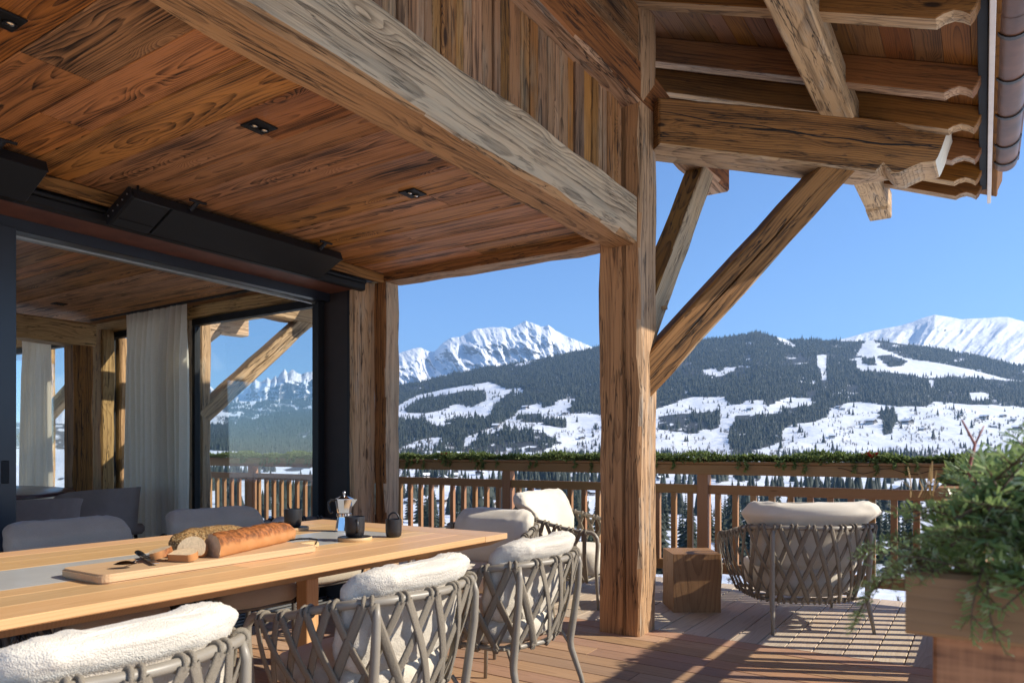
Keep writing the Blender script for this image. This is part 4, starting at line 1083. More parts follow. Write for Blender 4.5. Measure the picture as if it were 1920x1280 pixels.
# things on the table
TZ = .75
def board_slab(name, pts, z0, z1, mat, parent, bev=.006):
    n = len(pts); me = bpy.data.meshes.new(name)
    bm = bmesh.new(); lo = [bm.verts.new((x, y, z0)) for x, y in pts]; hi = [bm.verts.new((x, y, z1)) for x, y in pts]
    bm.faces.new(list(reversed(lo))); bm.faces.new(hi)
    for i in range(n): bm.faces.new((lo[i], lo[(i+1) % n], hi[(i+1) % n], hi[i]))
    bmesh.ops.recalc_face_normals(bm, faces=bm.faces[:])
    bmesh.ops.bevel(bm, geom=[e for e in bm.edges if abs(e.verts[0].co.z-e.verts[1].co.z) < 1e-6], offset=bev, segments=2, affect='EDGES')
    bm.to_mesh(me); bm.free(); me.materials.append(mat); return me
cb = thing('cutting_board', (-2.39, 1.65, TZ), 'long pale oak cutting board with a handle, carrying the breads', 'cutting board')
def rr_poly(x0, x1, y0, y1, r, n=5):
    P_ = []
    for cx, cy_, a0 in ((x1-r, y1-r, 0), (x0+r, y1-r, 90), (x0+r, y0+r, 180), (x1-r, y0+r, 270)):
        for i in range(n+1): a = R(a0+90*i/n); P_.append((cx+r*math.cos(a), cy_+r*math.sin(a)))
    return P_
# board in local axes: x = long axis
poly = [p for p in rr_poly(-.46, .40, -.135, .135, .035) if True]
poly2 = rr_poly(.395, .50, -.03, .03, .012)
me = board_slab('board', poly, 0, .030, M['oak'], None)
o = link('board', me); TB = Matrix.Translation((-2.385, 1.62, TZ+.0005)) @ Matrix.Rotation(R(90), 4, 'Z'); o.matrix_basis = TB; put(o, cb)
o = link('board_handle', board_slab('board_handle', poly2, .0005, .0295, M['oak'], None)); o.matrix_basis = TB; put(o, cb)
st = MB().tube([(.47, -.034, .018), (.485, -.03, .036), (.47, 0, .040), (.44, .03, .040), (.40, .06, .0335), (.43, .075, .0335), (.46, .05, .0345), (.49, .02, .0350)], .004, 6, .5).obj('strap', M['black'], None, True)
st.matrix_basis = TB; put(st, cb)
TZB = TZ+.031
# baguette
def loaf(L, r, h, seed, cut_end=False, taper=.5, nu=28, nl=44, lump=.006):
    vs = []; fs = []
    for i in range(nl+1):
        u = i/nl; x = -L/2+L*u
        e = 1.
        if u > 1-taper*.4: e = math.sqrt(max(0, 1-((u-(1-taper*.4))/(taper*.4))**2))*.97+.03
        if not cut_end and u < taper*.4: e = math.sqrt(max(0, 1-((taper*.4-u)/(taper*.4))**2))*.97+.03
        for k in range(nu):
            a = 2*math.pi*k/nu; y = math.cos(a); z = math.sin(a)
            z = max(z, -.55); p = Vector((x, y*r*e, (z*h+h*.55)*(.4+.6*e) if True else 0))
            q = mnoise.noise(Vector((x*22+seed, y*2, z*2)))*lump + mnoise.noise(Vector((x*70, y*5, z*5+seed)))*lump*.5
            if z > .3: q += .007*mnoise.noise(Vector((x*26, y*2.5, seed)))*e
            px__ = p.x + (p.y*.62*max(0, 1-u*5) if cut_end else 0)
            vs.append((px__, p.y*(1+q/r), p.z + (q if z > -.5 else 0)))
    for i in range(nl):
        for k in range(nu): fs.append((i*nu+k, i*nu+(k+1) % nu, (i+1)*nu+(k+1) % nu, (i+1)*nu+k))
    caps = [tuple(reversed(range(nu))), tuple(range(nl*nu, (nl+1)*nu))]
    return vs, fs, caps, nu
bt = thing('baguette', (-2.42, 1.84, TZB), 'thick crusty baguette cut at the near end, on the board', 'bread')
vs, fs, caps, nu = loaf(.56, .058, .052, 3, True, .7)
o = MB().add(vs, fs+[caps[1]]).obj('crust', M['baguette'], None, True); TBG = Matrix.Translation((-2.425, 1.85, TZB)) @ Matrix.Rotation(R(110.5), 4, 'Z'); o.matrix_basis = TBG; put(o, bt)
o = MB().add([Vector(v)+Vector((-.0006, 0, 0)) for v in vs[:nu]], [tuple(reversed(range(nu)))]).obj('cut_face', M['crumb']); o.matrix_basis = TBG; put(o, bt)
vs, fs, caps, nu = loaf(.36, .083, .05, 8, False, 1.0)
o = MB().add(vs, fs+caps).obj('seeded_loaf', M['roundloaf'], None, True); o.matrix_basis = Matrix.Translation((-2.60, 1.77, TZB-.012)) @ Matrix.Rotation(R(96), 4, 'Z')
setp(o, 'rounded loaf crusted with seeds behind the baguette', 'bread')
o.matrix_basis.translation.z = TZB
def slice_(p, rz, tilt, label, w_=.05, h_=.047, th=.024, roll=0):
    n = 18; b_ = MB(); pts = []
    for k in range(n):
        a = 2*math.pi*k/n; z = max(math.sin(a), -.55); pts.append((w_*math.cos(a), (z+.55)*h_))
    vs = [(-th/2, y, z) for y, z in pts]+[(th/2, y, z) for y, z in pts]
    t = thing('bread_slice', p, label, 'bread slice', 'cut bread slices on the board')
    m = Matrix.Translation(p) @ Matrix.Rotation(rz, 4, 'Z') @ Matrix.Rotation(tilt, 4, 'Y') @ Matrix.Rotation(roll, 4, 'X')
    o = MB().add(vs, [(i, (i+1) % n, (i+1) % n+n, i+n) for i in range(n)]).obj('crust', M['baguette'], None, True); o.matrix_basis = m; put(o, t)
    o = MB().add([(v[0]*1.0, v[1], v[2]) for v in vs], [tuple(reversed(range(n))), tuple(range(n, 2*n))]).obj('crumb', M['crumb']); o.matrix_basis = m; put(o, t)
slice_((-2.40, 1.40, TZB+.018), R(60), R(74), 'bread slice leaning at the left of the cut slices')
slice_((-2.30, 1.44, TZB+.014), R(112), R(80), 'bread slice lying flat at the front edge of the board')
slice_((-2.355, 1.525, TZB+.004), R(128), R(28), 'bread slice leaning against the cut end of the baguette')
# knife and spoon
kn = thing('bread_knife', (-2.5, 1.4, TZB), 'bread knife with black handle under the slices', 'knife')
a, b = Vector((-2.575, 1.455, TZB+.012)), Vector((-2.475, 1.42, TZB+.010))
MB().tube([a, a.lerp(b, .5), b], [.011, .012, .010], 8, .7).obj('handle', M['black'], kn, True)
d = (b-a).normalized(); s_ = Vector((-d.y, d.x, 0)); e = b+d*.19
MB().add([b+s_*.012, b-s_*.012, e-s_*.008, e+s_*.012, b+s_*.012+Vector((0, 0, .002)), b-s_*.012+Vector((0, 0, .002)), e-s_*.008+Vector((0, 0, .002)), e+s_*.012+Vector((0, 0, .002))],
         [(3, 2, 1, 0), (4, 5, 6, 7), (0, 1, 5, 4), (1, 2, 6, 5), (2, 3, 7, 6), (3, 0, 4, 7)]).obj('blade', M['steel'], kn)
sp = thing('spoon', (-2.33, 1.27, TZB), 'dark shiny spoon at the near corner of the cutting board', 'spoon')
vs = []; fs = []
for j in range(7):
    for i in range(20):
        a = 2*math.pi*i/20; q = j/6; vs.append((-2.33+.034*q*math.cos(a)*1., 1.275+.022*q*math.sin(a), TZB+.012+.010*(1-q*q)+.002))
fs = [(j*20+i, j*20+(i+1) % 20, (j+1)*20+(i+1) % 20, (j+1)*20+i) for j in range(6) for i in range(20)]
rs = Matrix.Rotation(R(60), 4, 'Z'); cc = Vector((-2.33, 1.275, 0))
vs = [tuple(cc+(rs @ (Vector(v)-cc))) for v in vs]
chrome_d = plain('smoked steel', (.12, .12, .13), .1, 1., .05)
MB().add(vs, fs).obj('bowl', chrome_d, sp, True)
MB().tube([(-2.345, 1.30, TZB+.012), (-2.36, 1.345, TZB+.02), (-2.385, 1.42, TZB+.014)], [.004, .003, .004], 6, .6).obj('handle', chrome_d, sp, True)
# mugs, creamer, moka pot
def mug(p, hz, label):
    t = thing('mug', p, label, 'mug', 'black mugs on round coasters'); x, y, z = p
    MB().lathe([(0, .004), (.034, .0), (.040, .006), (.0445, .030), (.046, .088), (.0455, .092), (.043, .092), (.0415, .03), (.036, .010), (0, .009)], 32, p).obj('cup', M['mug'], t, True, auto=40)
    pts = [Vector((x, y, z))+Vector((math.cos(hz)*q, math.sin(hz)*q, h)) for q, h in ((.043, .078), (.060, .080), (.069, .068), (.070, .045), (.062, .026), (.043, .022))]
    MB().tube(pts, .0062, 8, .7).obj('handle', M['mug'], t, True); return t
def coaster(p, label, r_=.078):
    t = thing('coaster', p, label, 'coaster', 'round wooden coasters under the mugs')
    MB().lathe([(0, 0), (r_*.96, 0), (r_, .004), (r_, .014), (r_*.97, .017), (r_*.9, .0165)], 36, p).obj('plate', M['oak'], t, True, auto=40)
    MB().lathe([(0, .0155), (r_*.90, .0160), (r_*.93, .0175), (r_*.97, .0172)], 36, p).obj('black_top', M['mug'], t, True, auto=30)
c1 = (-2.42, 2.385, TZ); c2 = (-3.0, 2.52, TZ)
coaster(c1, 'round coaster under the mug nearest the camera'); mug((c1[0], c1[1], TZ+.018), R(-35), 'black mug on a coaster in front of the moka pot')
coaster(c2, 'round coaster under the mug behind the baguette end'); mug((c2[0]-.005, c2[1], TZ+.018), R(120), 'black mug with a spoon in it behind the baguette end')
sp2 = MB().tube([(c2[0]+.01, c2[1], TZ+.03), (c2[0]-.035, c2[1]-.008, TZ+.135)], [.003, .004], 6, .6).obj('spoon', chrome_d, None, True); setp(sp2, 'little spoon standing in the farther black mug', 'spoon')
cr = thing('creamer', (-2.36, 2.58, TZ), 'small black lidless pot with a loop handle by the table end', 'creamer')
MB().lathe([(0, .003), (.028, .0), (.036, .008), (.0385, .03), (.0385, .085), (.036, .086), (.035, .03), (.03, .01), (0, .009)], 28, (-2.36, 2.58, TZ)).obj('cup', M['mug'], cr, True, auto=40)
MB().tube([(-2.36+.026*math.cos(R(33))*math.cos(a), 2.58+.026*math.sin(R(33))*math.cos(a), TZ+.082+.034*math.sin(a)) for a in [math.pi*i/12 for i in range(13)]], .0042, 8).obj('loop_handle', M['mug'], cr, True)
mp = thing('moka_pot', (-2.74, 2.64, TZ), 'polished octagonal moka pot with black handle on the table', 'moka pot')
def octa(prof, p, name, mat, par):
    b_ = MB(); b_.lathe(prof, 8, p); return b_.obj(name, mat, par)
mpp = (-2.745, 2.63, TZ)
octa([(0, .001), (.044, .0), (.0445, .006), (.034, .072), (.0335, .078)], mpp, 'boiler', M['chrome'], mp)
MB().lathe([(.035, .074), (.038, .078), (.038, .090), (.0355, .092)], 28, mpp).obj('collar', M['chrome'], mp, True, auto=30)
octa([(.032, .091), (.034, .094), (.046, .160), (.0465, .163)], mpp, 'jug', M['chrome'], mp)
octa([(.047, .163), (.047, .166), (.020, .178), (.008, .181), (0, .181)], mpp, 'lid', M['chrome'], mp)
MB().lathe([(.006, .180), (.004, .186), (.009, .194), (.007, .203), (0, .206)], 14, mpp).obj('lid_knob', M['steel'], mp, True)
dr = Vector((math.cos(R(33+180)), math.sin(R(33+180)), 0)); P0 = Vector(mpp)
MB().tube([P0+dr*.044+Vector((0, 0, .158)), P0+dr*.068+Vector((0, 0, .160)), P0+dr*.080+Vector((0, 0, .145)), P0+dr*.078+Vector((0, 0, .110)), P0+dr*.068+Vector((0, 0, .092)), P0+dr*.060+Vector((0, 0, .098))], [.007, .008, .009, .009, .007, .006], 8, .8).obj('handle', M['mug'], mp, True)
sv = Vector((math.cos(R(33)), math.sin(R(33)), 0)); sn = Vector((-sv.y, sv.x, 0))
MB().add([P0+sv*.040+sn*.016+Vector((0, 0, .163)), P0+sv*.040-sn*.016+Vector((0, 0, .163)), P0+sv*.068+Vector((0, 0, .163)), P0+sv*.042+Vector((0, 0, .125))], [(0, 3, 2), (3, 1, 2), (0, 2, 1)]).obj('spout', M['chrome'], mp)
# ------------------------------------------------------------------ valley, forest, mountains
def vnoise(x, y, seed=0):
    xi = np.floor(x).astype(np.int64); yi = np.floor(y).astype(np.int64); xf = x-xi; yf = y-yi
    def h(a, b):
        n = (a*374761393 + b*668265263 + seed*974634777) & 0x7fffffff
        n = ((n ^ (n >> 13))*1274126177) & 0x7fffffff
        return ((n ^ (n >> 16)) & 0xffff)/65535.
    u = xf*xf*(3-2*xf); v = yf*yf*(3-2*yf)
    return (h(xi, yi)*(1-u)+h(xi+1, yi)*u)*(1-v)+(h(xi, yi+1)*(1-u)+h(xi+1, yi+1)*u)*v
def fbm(x, y, oct=5, seed=0, ridged=False, gain=.5):
    s = 0; a = 1.; t = 0
    for o in range(oct):
        n = vnoise(x, y, seed+o*17)
        if ridged: n = 1-np.abs(2*n-1)
        s = s+a*n; t += a; a *= gain; x = x*2.03+13.7; y = y*2.03+7.1
    return s/t
# crest of the wooded hill: bearing (right of the eye) -> elevation bearing
CX_ = np.array([-900, -300, 0, 300, 380, 420, 480, 530, 560, 600, 680, 750, 800, 850, 900, 950, 1000, 1060, 1125, 1200, 1300, 1400, 1416, 1440, 1480, 1520, 1600, 1640, 1700, 1760, 1800, 1860, 1920, 2100, 2600])
CY_ = np.array([760, 780, 790, 800, 800, 795, 781, 774, 772, 765, 740, 723, 713, 702, 692, 684, 674, 664, 650, 642, 640, 627, 622, 628, 637, 637, 640, 637, 646, 654, 661, 674, 688, 720, 760])
FK = np.array([7, 15, 60, 150, 300, 600, 900, 1300, 1750, 2300, 3200, 4300.])
ZK = np.array([-1.6, -1.9, -10., -22., -32., -38, -31, -14, 2.])
def crest(bx): return np.interp(bx, CX_, CY_)
def elev(bx, f):
    """bearing height of the ground at forward distance f"""
    c = crest(bx); base = 845-(-1.16-6)/1.*0
    zz = np.interp(np.log(f), np.log(FK[:9]), ZK); near = 845-(zz-EYE)/f*1355
    p9 = 845-(2.-EYE)/1750*1355
    k = np.interp(np.log(f), np.log(FK[8:]), [0, .30, .68, 1.])
    far = p9+(c-p9)*k
    return np.where(f <= 1750, near, far)
def ground(bx, f):
    by = elev(bx, f)
    u = (bx-960)/1355.; e = (845-by)/1355.
    p = np.stack([FW.x*f+RT.x*u*f, FW.y*f+RT.y*u*f, EYE+e*f], -1)
    amp = np.clip((f-40)*.012, 0, 26)*np.clip((4300-f)/400, 0, 1)
    p[..., 2] += (fbm(p[..., 0]/(160+f*.06), p[..., 1]/(160+f*.06), 4, 3)-.5)*amp*1.6
    return p
def inside(px, py, poly):
    res = np.zeros(px.shape, bool); n = len(poly); j = n-1
    for i in range(n):
        xi, yi = poly[i]; xj, yj = poly[j]
        c = ((yi > py) != (yj > py)) & (px < (xj-xi)*(py-yi)/(yj-yi+1e-12)+xi); res ^= c; j = i
    return res
def L5(*p): return [(640+a/3., 427+b/3.) for a, b in p]
def R6(*p): return [(1200+a/2.667, 520+b/2.667) for a, b in p]
FIELDS = [
 L5((300, 1000), (430, 935), (600, 905), (740, 890), (820, 875), (870, 880), (940, 905), (1020, 900), (1025, 922), (940, 925), (850, 985), (840, 1040), (780, 1060), (640, 1075), (560, 1090), (600, 1100), (580, 1130), (420, 1085), (300, 1085)),
 L5((880, 1125), (960, 1060), (1000, 1010), (1130, 965), (1130, 1005), (1200, 1000), (1215, 965), (1320, 950), (1270, 1030), (1290, 1045), (1460, 1040), (1500, 1240), (1110, 1255), (1240, 1200), (1100, 1150), (880, 1170), (760, 1200), (690, 1240), (690, 1195), (830, 1150)),
 L5((300, 1240), (430, 1190), (500, 1180), (575, 1185), (540, 1240), (300, 1270)),
 L5((980, 770), (1060, 745), (1090, 752), (1010, 778)),
 R6((1130, 310), (1165, 315), (1190, 350), (1340, 405), (1450, 425), (1700, 470), (1930, 518), (1700, 507), (1560, 492), (1440, 502), (1330, 480), (1200, 466), (1090, 462), (1072, 395), (1105, 350), (1122, 330)),
 R6((885, 400), (910, 380), (935, 400), (930, 480), (942, 540), (915, 515), (885, 440)),
 R6((310, 470), (360, 460), (400, 475), (430, 450), (485, 455), (450, 477), (390, 497), (320, 487)),
 R6((630, 270), (690, 278), (795, 352), (760, 348), (700, 312)),
 R6((840, 520), (890, 535), (870, 548)), R6((765, 410), (783, 412), (778, 445), (768, 440)), R6((1440, 505), (1470, 520), (1480, 560), (1455, 560)),
 R6((1640, 585), (1720, 570), (1760, 600), (1700, 625), (1650, 620)),
 R6((60, 655), (250, 605), (420, 605), (450, 640), (500, 645), (530, 622), (620, 627), (640, 652), (740, 607), (850, 610), (880, 640), (830, 665), (700, 680), (560, 690), (480, 690), (455, 740), (440, 790), (450, 840), (380, 900), (40, 900)),
 R6((945, 662), (1060, 622), (1150, 627), (1290, 650), (1440, 652), (1480, 627), (1640, 640), (1940, 652), (1980, 900), (500, 900), (560, 860), (640, 832), (715, 795), (712, 748), (860, 718), (940, 692)),
]
ISLANDS = [
 L5((350, 1003), (450, 952), (560, 942), (700, 917), (812, 905), (815, 950), (740, 987), (640, 975), (560, 1010), (470, 1036), (370, 1036)),
 L5((985, 1050), (1060, 1040), (1130, 1040), (1130, 1100), (1050, 1112), (985, 1085)), L5((1128, 1090), (1190, 1075), (1262, 1080), (1262, 1132), (1140, 1128)),
 R6((1088, 383), (1170, 400), (1176, 437), (1130, 436)), R6((1190, 388), (1250, 386), (1332, 415), (1310, 442), (1240, 447)),
 R6((85, 690), (230, 672), (400, 668), (402, 730), (290, 765), (90, 752)), R6((1188, 660), (1270, 655), (1292, 710), (1250, 772), (1214, 772), (1220, 712), (1190, 690)),
 R6((700, 660), (880, 640), (940, 640), (940, 690), (860, 715), (715, 745), (690, 700)),
]
def is_field(bx, by):
    r = np.zeros(bx.shape, bool)
    for p in FIELDS: r |= inside(bx, by, p)
    for p in ISLANDS: r &= ~inside(bx, by, p)
    # window side and below the village line
    r |= (bx < 700) & (by < 800) & (fbm(bx/34, by/9, 3, 41) > .60)
    r |= (by > 846) & (fbm(bx/60, by/16, 3, 19) > .36)
    r |= (by > 838) & (bx > 745) & (fbm(bx/50, by/10, 3, 23) > .46)
    return r
nu_, nf_ = 420, 230
bx = np.linspace(-1100, 2900, nu_); ff = np.concatenate([np.geomspace(.8, 1750, 100), np.linspace(1770, 4300, 130), np.linspace(4400, 5200, 10)])
BX, FF = np.meshgrid(bx, ff)
Pg = ground(BX, np.minimum(FF, 4300))
over = FF > 4300
sc_ = np.where(over, FF/4300., 1.)
Pg[..., 0] *= sc_; Pg[..., 1] *= sc_
Pg[..., 2] = np.maximum(np.where(over, Pg[..., 2]-(FF-4300)*.32, Pg[..., 2]), -58.)
idx = np.arange(nu_*len(ff)).reshape(len(ff), nu_)
quads = np.stack([idx[:-1, :-1], idx[:-1, 1:], idx[1:, 1:], idx[1:, :-1]], -1).reshape(-1, 4)
me = merged('hillside', Pg.reshape(-1, 3), quads, M['snow'], True)
fld = is_field(BX.ravel(), elev(BX, np.minimum(FF, 4300)).ravel())
at_ = me.attributes.new('wood', 'FLOAT', 'POINT'); wv_ = np.where(fld | (FF.ravel() < 100), 0., 1.)*np.clip(fbm(BX.ravel()/14., elev(BX, np.minimum(FF, 4300)).ravel()/4., 3, 91)*2.6-.35, 0, 1); at_.data.foreach_set('value', wv_.astype(np.float32))
hill = link('hillside', me); setp(hill, 'snowy valley side with fields and wooded slopes', None, None, 'structure')

# ground round the rest of the house, out of view, so that snow lights the eaves from below
rr2 = np.array([.05, 6, 15, 40, 90, 200, 500, 1200.]); aa = np.linspace(YAW*-1+R(54), YAW*-1+R(304), 60)
RRg, AAg = np.meshgrid(rr2, aa); ZZg = np.interp(RRg, FK[:9], ZK)-.15
Vg = np.stack([RRg*np.sin(AAg), RRg*np.cos(AAg), ZZg], -1).reshape(-1, 3); ig = np.arange(60*8).reshape(60, 8)
qg = np.stack([ig[:-1, :-1], ig[:-1, 1:], ig[1:, 1:], ig[1:, :-1]], -1).reshape(-1, 4)
setp(link('snow_ground', merged('snow_ground', Vg, qg[:, ::-1], M['snow'], True)), 'snow covered ground round the house', None, None, 'structure')

# forest: every tree stands on the hillside
def cone_batch(P, H, Rd, seed, sides=5, tiers=2):
    rg = np.random.default_rng(seed); n = len(P); V = []; F = []; base = 0
    rot = rg.uniform(0, 6.28, n)
    for t in range(tiers):
        z0 = .04+.42*t/max(1, tiers-1)*(tiers > 1); z1 = 1. if t == tiers-1 else .72
        rk = 1.-.45*t/max(1, tiers-1)*(tiers > 1)
        ring = []
        for k in range(sides):
            a = rot+2*math.pi*(k+.5*t)/sides; r = Rd*rk*rg.uniform(.8, 1.15, n)
            ring.append(np.stack([P[:, 0]+np.cos(a)*r, P[:, 1]+np.sin(a)*r, P[:, 2]+H*(z0+rg.uniform(-.03, .03, n))], -1))
        top = np.stack([P[:, 0], P[:, 1], P[:, 2]+H*z1], -1)
        vv = np.stack(ring+[top], 1).reshape(-1, 3); V.append(vv)
        st = base+np.arange(n)*(sides+1)
        for k in range(sides): F.append(np.stack([st+k, st+(k+1) % sides, st+sides], -1))
        base += n*(sides+1)
    return np.concatenate(V), np.concatenate(F)
rg = np.random.default_rng(5)
N = 220000
cb_ = rg.uniform(250, 2060, N); cf = np.sqrt(rg.uniform(1500.**2, 4290.**2, N))
ce = elev(cb_, cf); keep = ~is_field(cb_, ce) & (ce < 846)
jit = is_field(cb_+rg.normal(0, 4, N), ce+rg.normal(0, 1.5, N)); edge = is_field(cb_, ce) & ~jit; keep |= edge & (rg.random(N) < .07) & (ce < 840); keep &= ~(is_field(cb_, ce-5.) & (rg.random(N) < .8))
dens = fbm(cb_/40., ce/14., 4, 77); keep &= (rg.random(N) < np.clip((dens-.27)*5., .06, 1.))
cb_, cf = cb_[keep], cf[keep]
sel = rg.random(len(cb_)) < min(1., 85000/len(cb_)); cb_, cf = cb_[sel], cf[sel]
ce = elev(cb_, cf); P_ = ground(cb_, cf); P_[:, 2] -= .5; hgt = (15*np.exp(rg.normal(0, .30, len(cb_)))*(.7+.6*fbm(cb_/14., ce/5., 3, 88))).clip(6, 38)
V_, F_ = cone_batch(P_, hgt, hgt*rg.uniform(.16, .26, len(cb_)), 1, 5, 2)
setp(link('forest', merged('forest', V_, F_, M['spruce_far'])), 'dense dark spruce forest covering the far hillside', None, None, 'stuff')
# scattered trees on the fields
N = 4200
cb_ = rg.uniform(740, 1990, N); cf = np.sqrt(rg.uniform(1300.**2, 3400.**2, N)); ce = elev(cb_, cf)
k_ = is_field(cb_, ce) & (ce > 700) & (fbm(cb_/22., ce/7., 3, 5) > .56); cb_, cf = cb_[k_], cf[k_]
P_ = ground(cb_, cf); P_[:, 2] -= .4; hgt = (12*np.exp(rg.normal(0, .45, len(cb_)))).clip(4, 28)
V_, F_ = cone_batch(P_, hgt, hgt*.22, 2)
setp(link('scattered_trees', merged('scattered_trees', V_, F_, M['spruce_far'])), 'scattered dark conifers dotted over the snow fields', None, None, 'stuff')
# bare broadleaf trees as twiggy balls
def twig_batch(P, H, seed, nt=46, th=.012):
    rg = np.random.default_rng(seed); n = len(P)
    d = rg.normal(0, 1, (n, nt, 3)); d[..., 2] = np.abs(d[..., 2])*1.1+.35; d /= np.linalg.norm(d, axis=-1, keepdims=True)
    Hn = H[:, None, None]; st = P[:, None, :]+np.array([0, 0, 1.])*Hn*rg.uniform(.12, .5, (n, nt, 1))
    en = st+d*Hn*rg.uniform(.28, .55, (n, nt, 1)); en[..., 2] = np.minimum(en[..., 2], (P[:, 2]+H)[:, None])
    sd = np.cross(d, rg.normal(0, 1, (n, nt, 3))); sd /= np.linalg.norm(sd, axis=-1, keepdims=True)
    w_ = Hn*th*rg.uniform(.6, 1.6, (n, nt, 1))
    V = np.stack([st-sd*w_, st+sd*w_, en], 2).reshape(-1, 3)
    # trunk
    t0 = np.stack([P-np.array([1, .3, 0])*H[:, None]*.02, P+np.array([1, .3, 0])*H[:, None]*.02, P+np.array([0, 0, 1.])*H[:, None]*.7], 1).reshape(-1, 3)
    V = np.concatenate([V, t0]); return V, np.arange(len(V)).reshape(-1, 3)
N = 4200
cb_ = rg.uniform(740, 1990, N); cf = np.sqrt(rg.uniform(900.**2, 2500.**2, N)); ce = elev(cb_, cf)
k_ = (is_field(cb_, ce)) & (ce > 770) & (fbm(cb_/26., ce/7., 3, 9) > .52); cb_, cf = cb_[k_], cf[k_]
P_ = ground(cb_, cf); hgt = rg.normal(13, 3, len(cb_)).clip(6, 20)
V_, F_ = twig_batch(P_, hgt, 3)
setp(link('bare_trees', merged('bare_trees', V_, F_, M['bare'])), 'bare leafless trees and hedges on the lower snow fields', None, None, 'stuff')
# middle distance wood below the railing
N = 5200
cb_ = rg.uniform(340, 1760, N); cf = np.sqrt(rg.uniform(380.**2, 1500.**2, N)); ce = elev(cb_, cf)
d_ = fbm(cb_/70., cf/150., 3, 31); k_ = (d_ > np.where(cf > 480, .57, .50)); cb_, cf = cb_[k_], cf[k_]
P_ = ground(cb_, cf); P_[:, 2] -= .5; hgt = rg.normal(17, 5, len(cb_)).clip(6, 28)
hgt = np.minimum(hgt, np.maximum(5., (EYE-P_[:, 2])*.9+ (cf > 900)*10))
V_, F_ = cone_batch(P_, hgt, hgt*.19, 4, 7, 3)
setp(link('valley_wood', merged('valley_wood', V_, F_, M['spruce_far'])), 'mixed dark wood on the slope below the terrace', None, None, 'stuff')
# nearest spruces, one by one
def spruce_mesh(seed, tiers=11):
    rg = random.Random(seed); b_ = MB()
    for t in range(tiers):
        q = t/(tiers-1); z = .06+.86*q; r = (.17*(1-q)**.85+.012); nb = 9 if t < tiers*.6 else 6; a0 = rg.uniform(0, 6)
        for k in range(nb):
            a = a0+2*math.pi*k/nb+rg.uniform(-.2, .2); rr = r*rg.uniform(.75, 1.2); dr_ = .055*rg.uniform(.7, 1.3)
            c, s = math.cos(a), math.sin(a); w_ = rr*.42
            tip = (c*rr, s*rr, z-dr_); b0 = (0, 0, z+.05*(1-q)+.01)
            l = (c*rr*.62-s*w_, s*rr*.62+c*w_, z-dr_*.75); r2 = (c*rr*.62+s*w_, s*rr*.62-c*w_, z-dr_*.75)
            b_.add([b0, l, tip, r2], [(0, 1, 2), (0, 2, 3)])
    b_.add([(0, 0, 1.0), (.012, 0, .9), (-.006, .01, .9), (-.006, -.01, .9)], [(0, 1, 2), (0, 2, 3), (0, 3, 1)])
    tr = MB().tube([(0, 0, -.05), (0, 0, .9)], [.016, .003], 5)
    return b_.mesh('crown', M['spruce']), tr.mesh('trunk', M['bark'])
sv_ = [spruce_mesh(70+k) for k in range(5)]
rgp = random.Random(21); cnt = 0
tries = 0
GT = 'spruces on the slope just below the terrace'
while cnt < 210 and tries < 6000:
    tries += 1
    b0 = rgp.uniform(380, 1720); f0 = rgp.uniform(120, 420)
    dn = float(fbm(np.array([b0/90.]), np.array([f0/60.]), 3, 55)[0])
    if dn < .47: continue
    p = ground(np.array([b0]), np.array([f0]))[0]
    h = rgp.uniform(9, 20); h = min(h, (EYE-p[2])-f0*rgp.uniform(.035, .085))
    if h < 5: continue
    k = rgp.randrange(5)
    t = thing('spruce_tree', (p[0], p[1], p[2]), 'dark spruce on the snowy slope below, seen between the balusters', 'tree', GT)
    c_ = link('crown', sv_[k][0]); c_.parent = t; u_ = link('trunk', sv_[k][1]); u_.parent = t
    t.scale = (h*1.05, h*1.05, h); t.rotation_euler = (0, 0, rgp.uniform(0, 6.28)); cnt += 1
# bushes on the near slope
N = 500; cb_ = rg.uniform(340, 1760, N); cf = rg.uniform(25, 300, N)
P_ = ground(cb_, cf); hgt = rg.uniform(1.2, 4.5, N)*np.clip(cf/120, .25, 1); V_, F_ = twig_batch(P_, hgt, 8, 60, .008)
setp(link('bare_bushes', merged('bare_bushes', V_, F_, M['bare'])), 'leafless brushwood sticking out of the near snow slope', None, None, 'stuff')

# chalets
def base_chalet(name):
    t = thing(name, (0, 0, 0), 'x', 'chalet', 'chalets in the valley')
    b_ = MB(); b_.box(-5, 5, -6, 6, -3, 2.2); b_.obj('base', M['chalet_white'], t)
    MB().add([(-5.1, -6.1, 2.2), (5.1, -6.1, 2.2), (5.1, 6.1, 2.2), (-5.1, 6.1, 2.2), (-5.1, -6.1, 5), (5.1, -6.1, 5), (5.1, 6.1, 5), (-5.1, 6.1, 5), (0, -6.1, 7.2), (0, 6.1, 7.2)],
             [(0, 1, 5, 8, 4), (2, 3, 7, 9, 6), (1, 2, 6, 5), (3, 0, 4, 7)]).obj('wall', M['chalet_wall'], t)
    for sg in (-1, 1):
        a = math.atan(.44); b_ = MB(); x1 = 6.8*sg
        b_.add([(0, -7.3, 7.35), (x1, -7.3, 4.36), (x1, 7.3, 4.36), (0, 7.3, 7.35), (0, -7.3, 7.8), (x1, -7.3, 4.8), (x1, 7.3, 4.8), (0, 7.3, 7.8)],
               [(0, 1, 2, 3), (4, 7, 6, 5), (0, 4, 5, 1), (1, 5, 6, 2), (2, 6, 7, 3)]); b_.obj('roof', M['snowroof'], t)
    for x in (-2.8, 0, 2.8):
        for z in (.6, 3.2): MB().box(x-.6, x+.6, -6.16, -6.11, z-.1, z+1.1).obj('window', M['window_dark'], t)
    return t
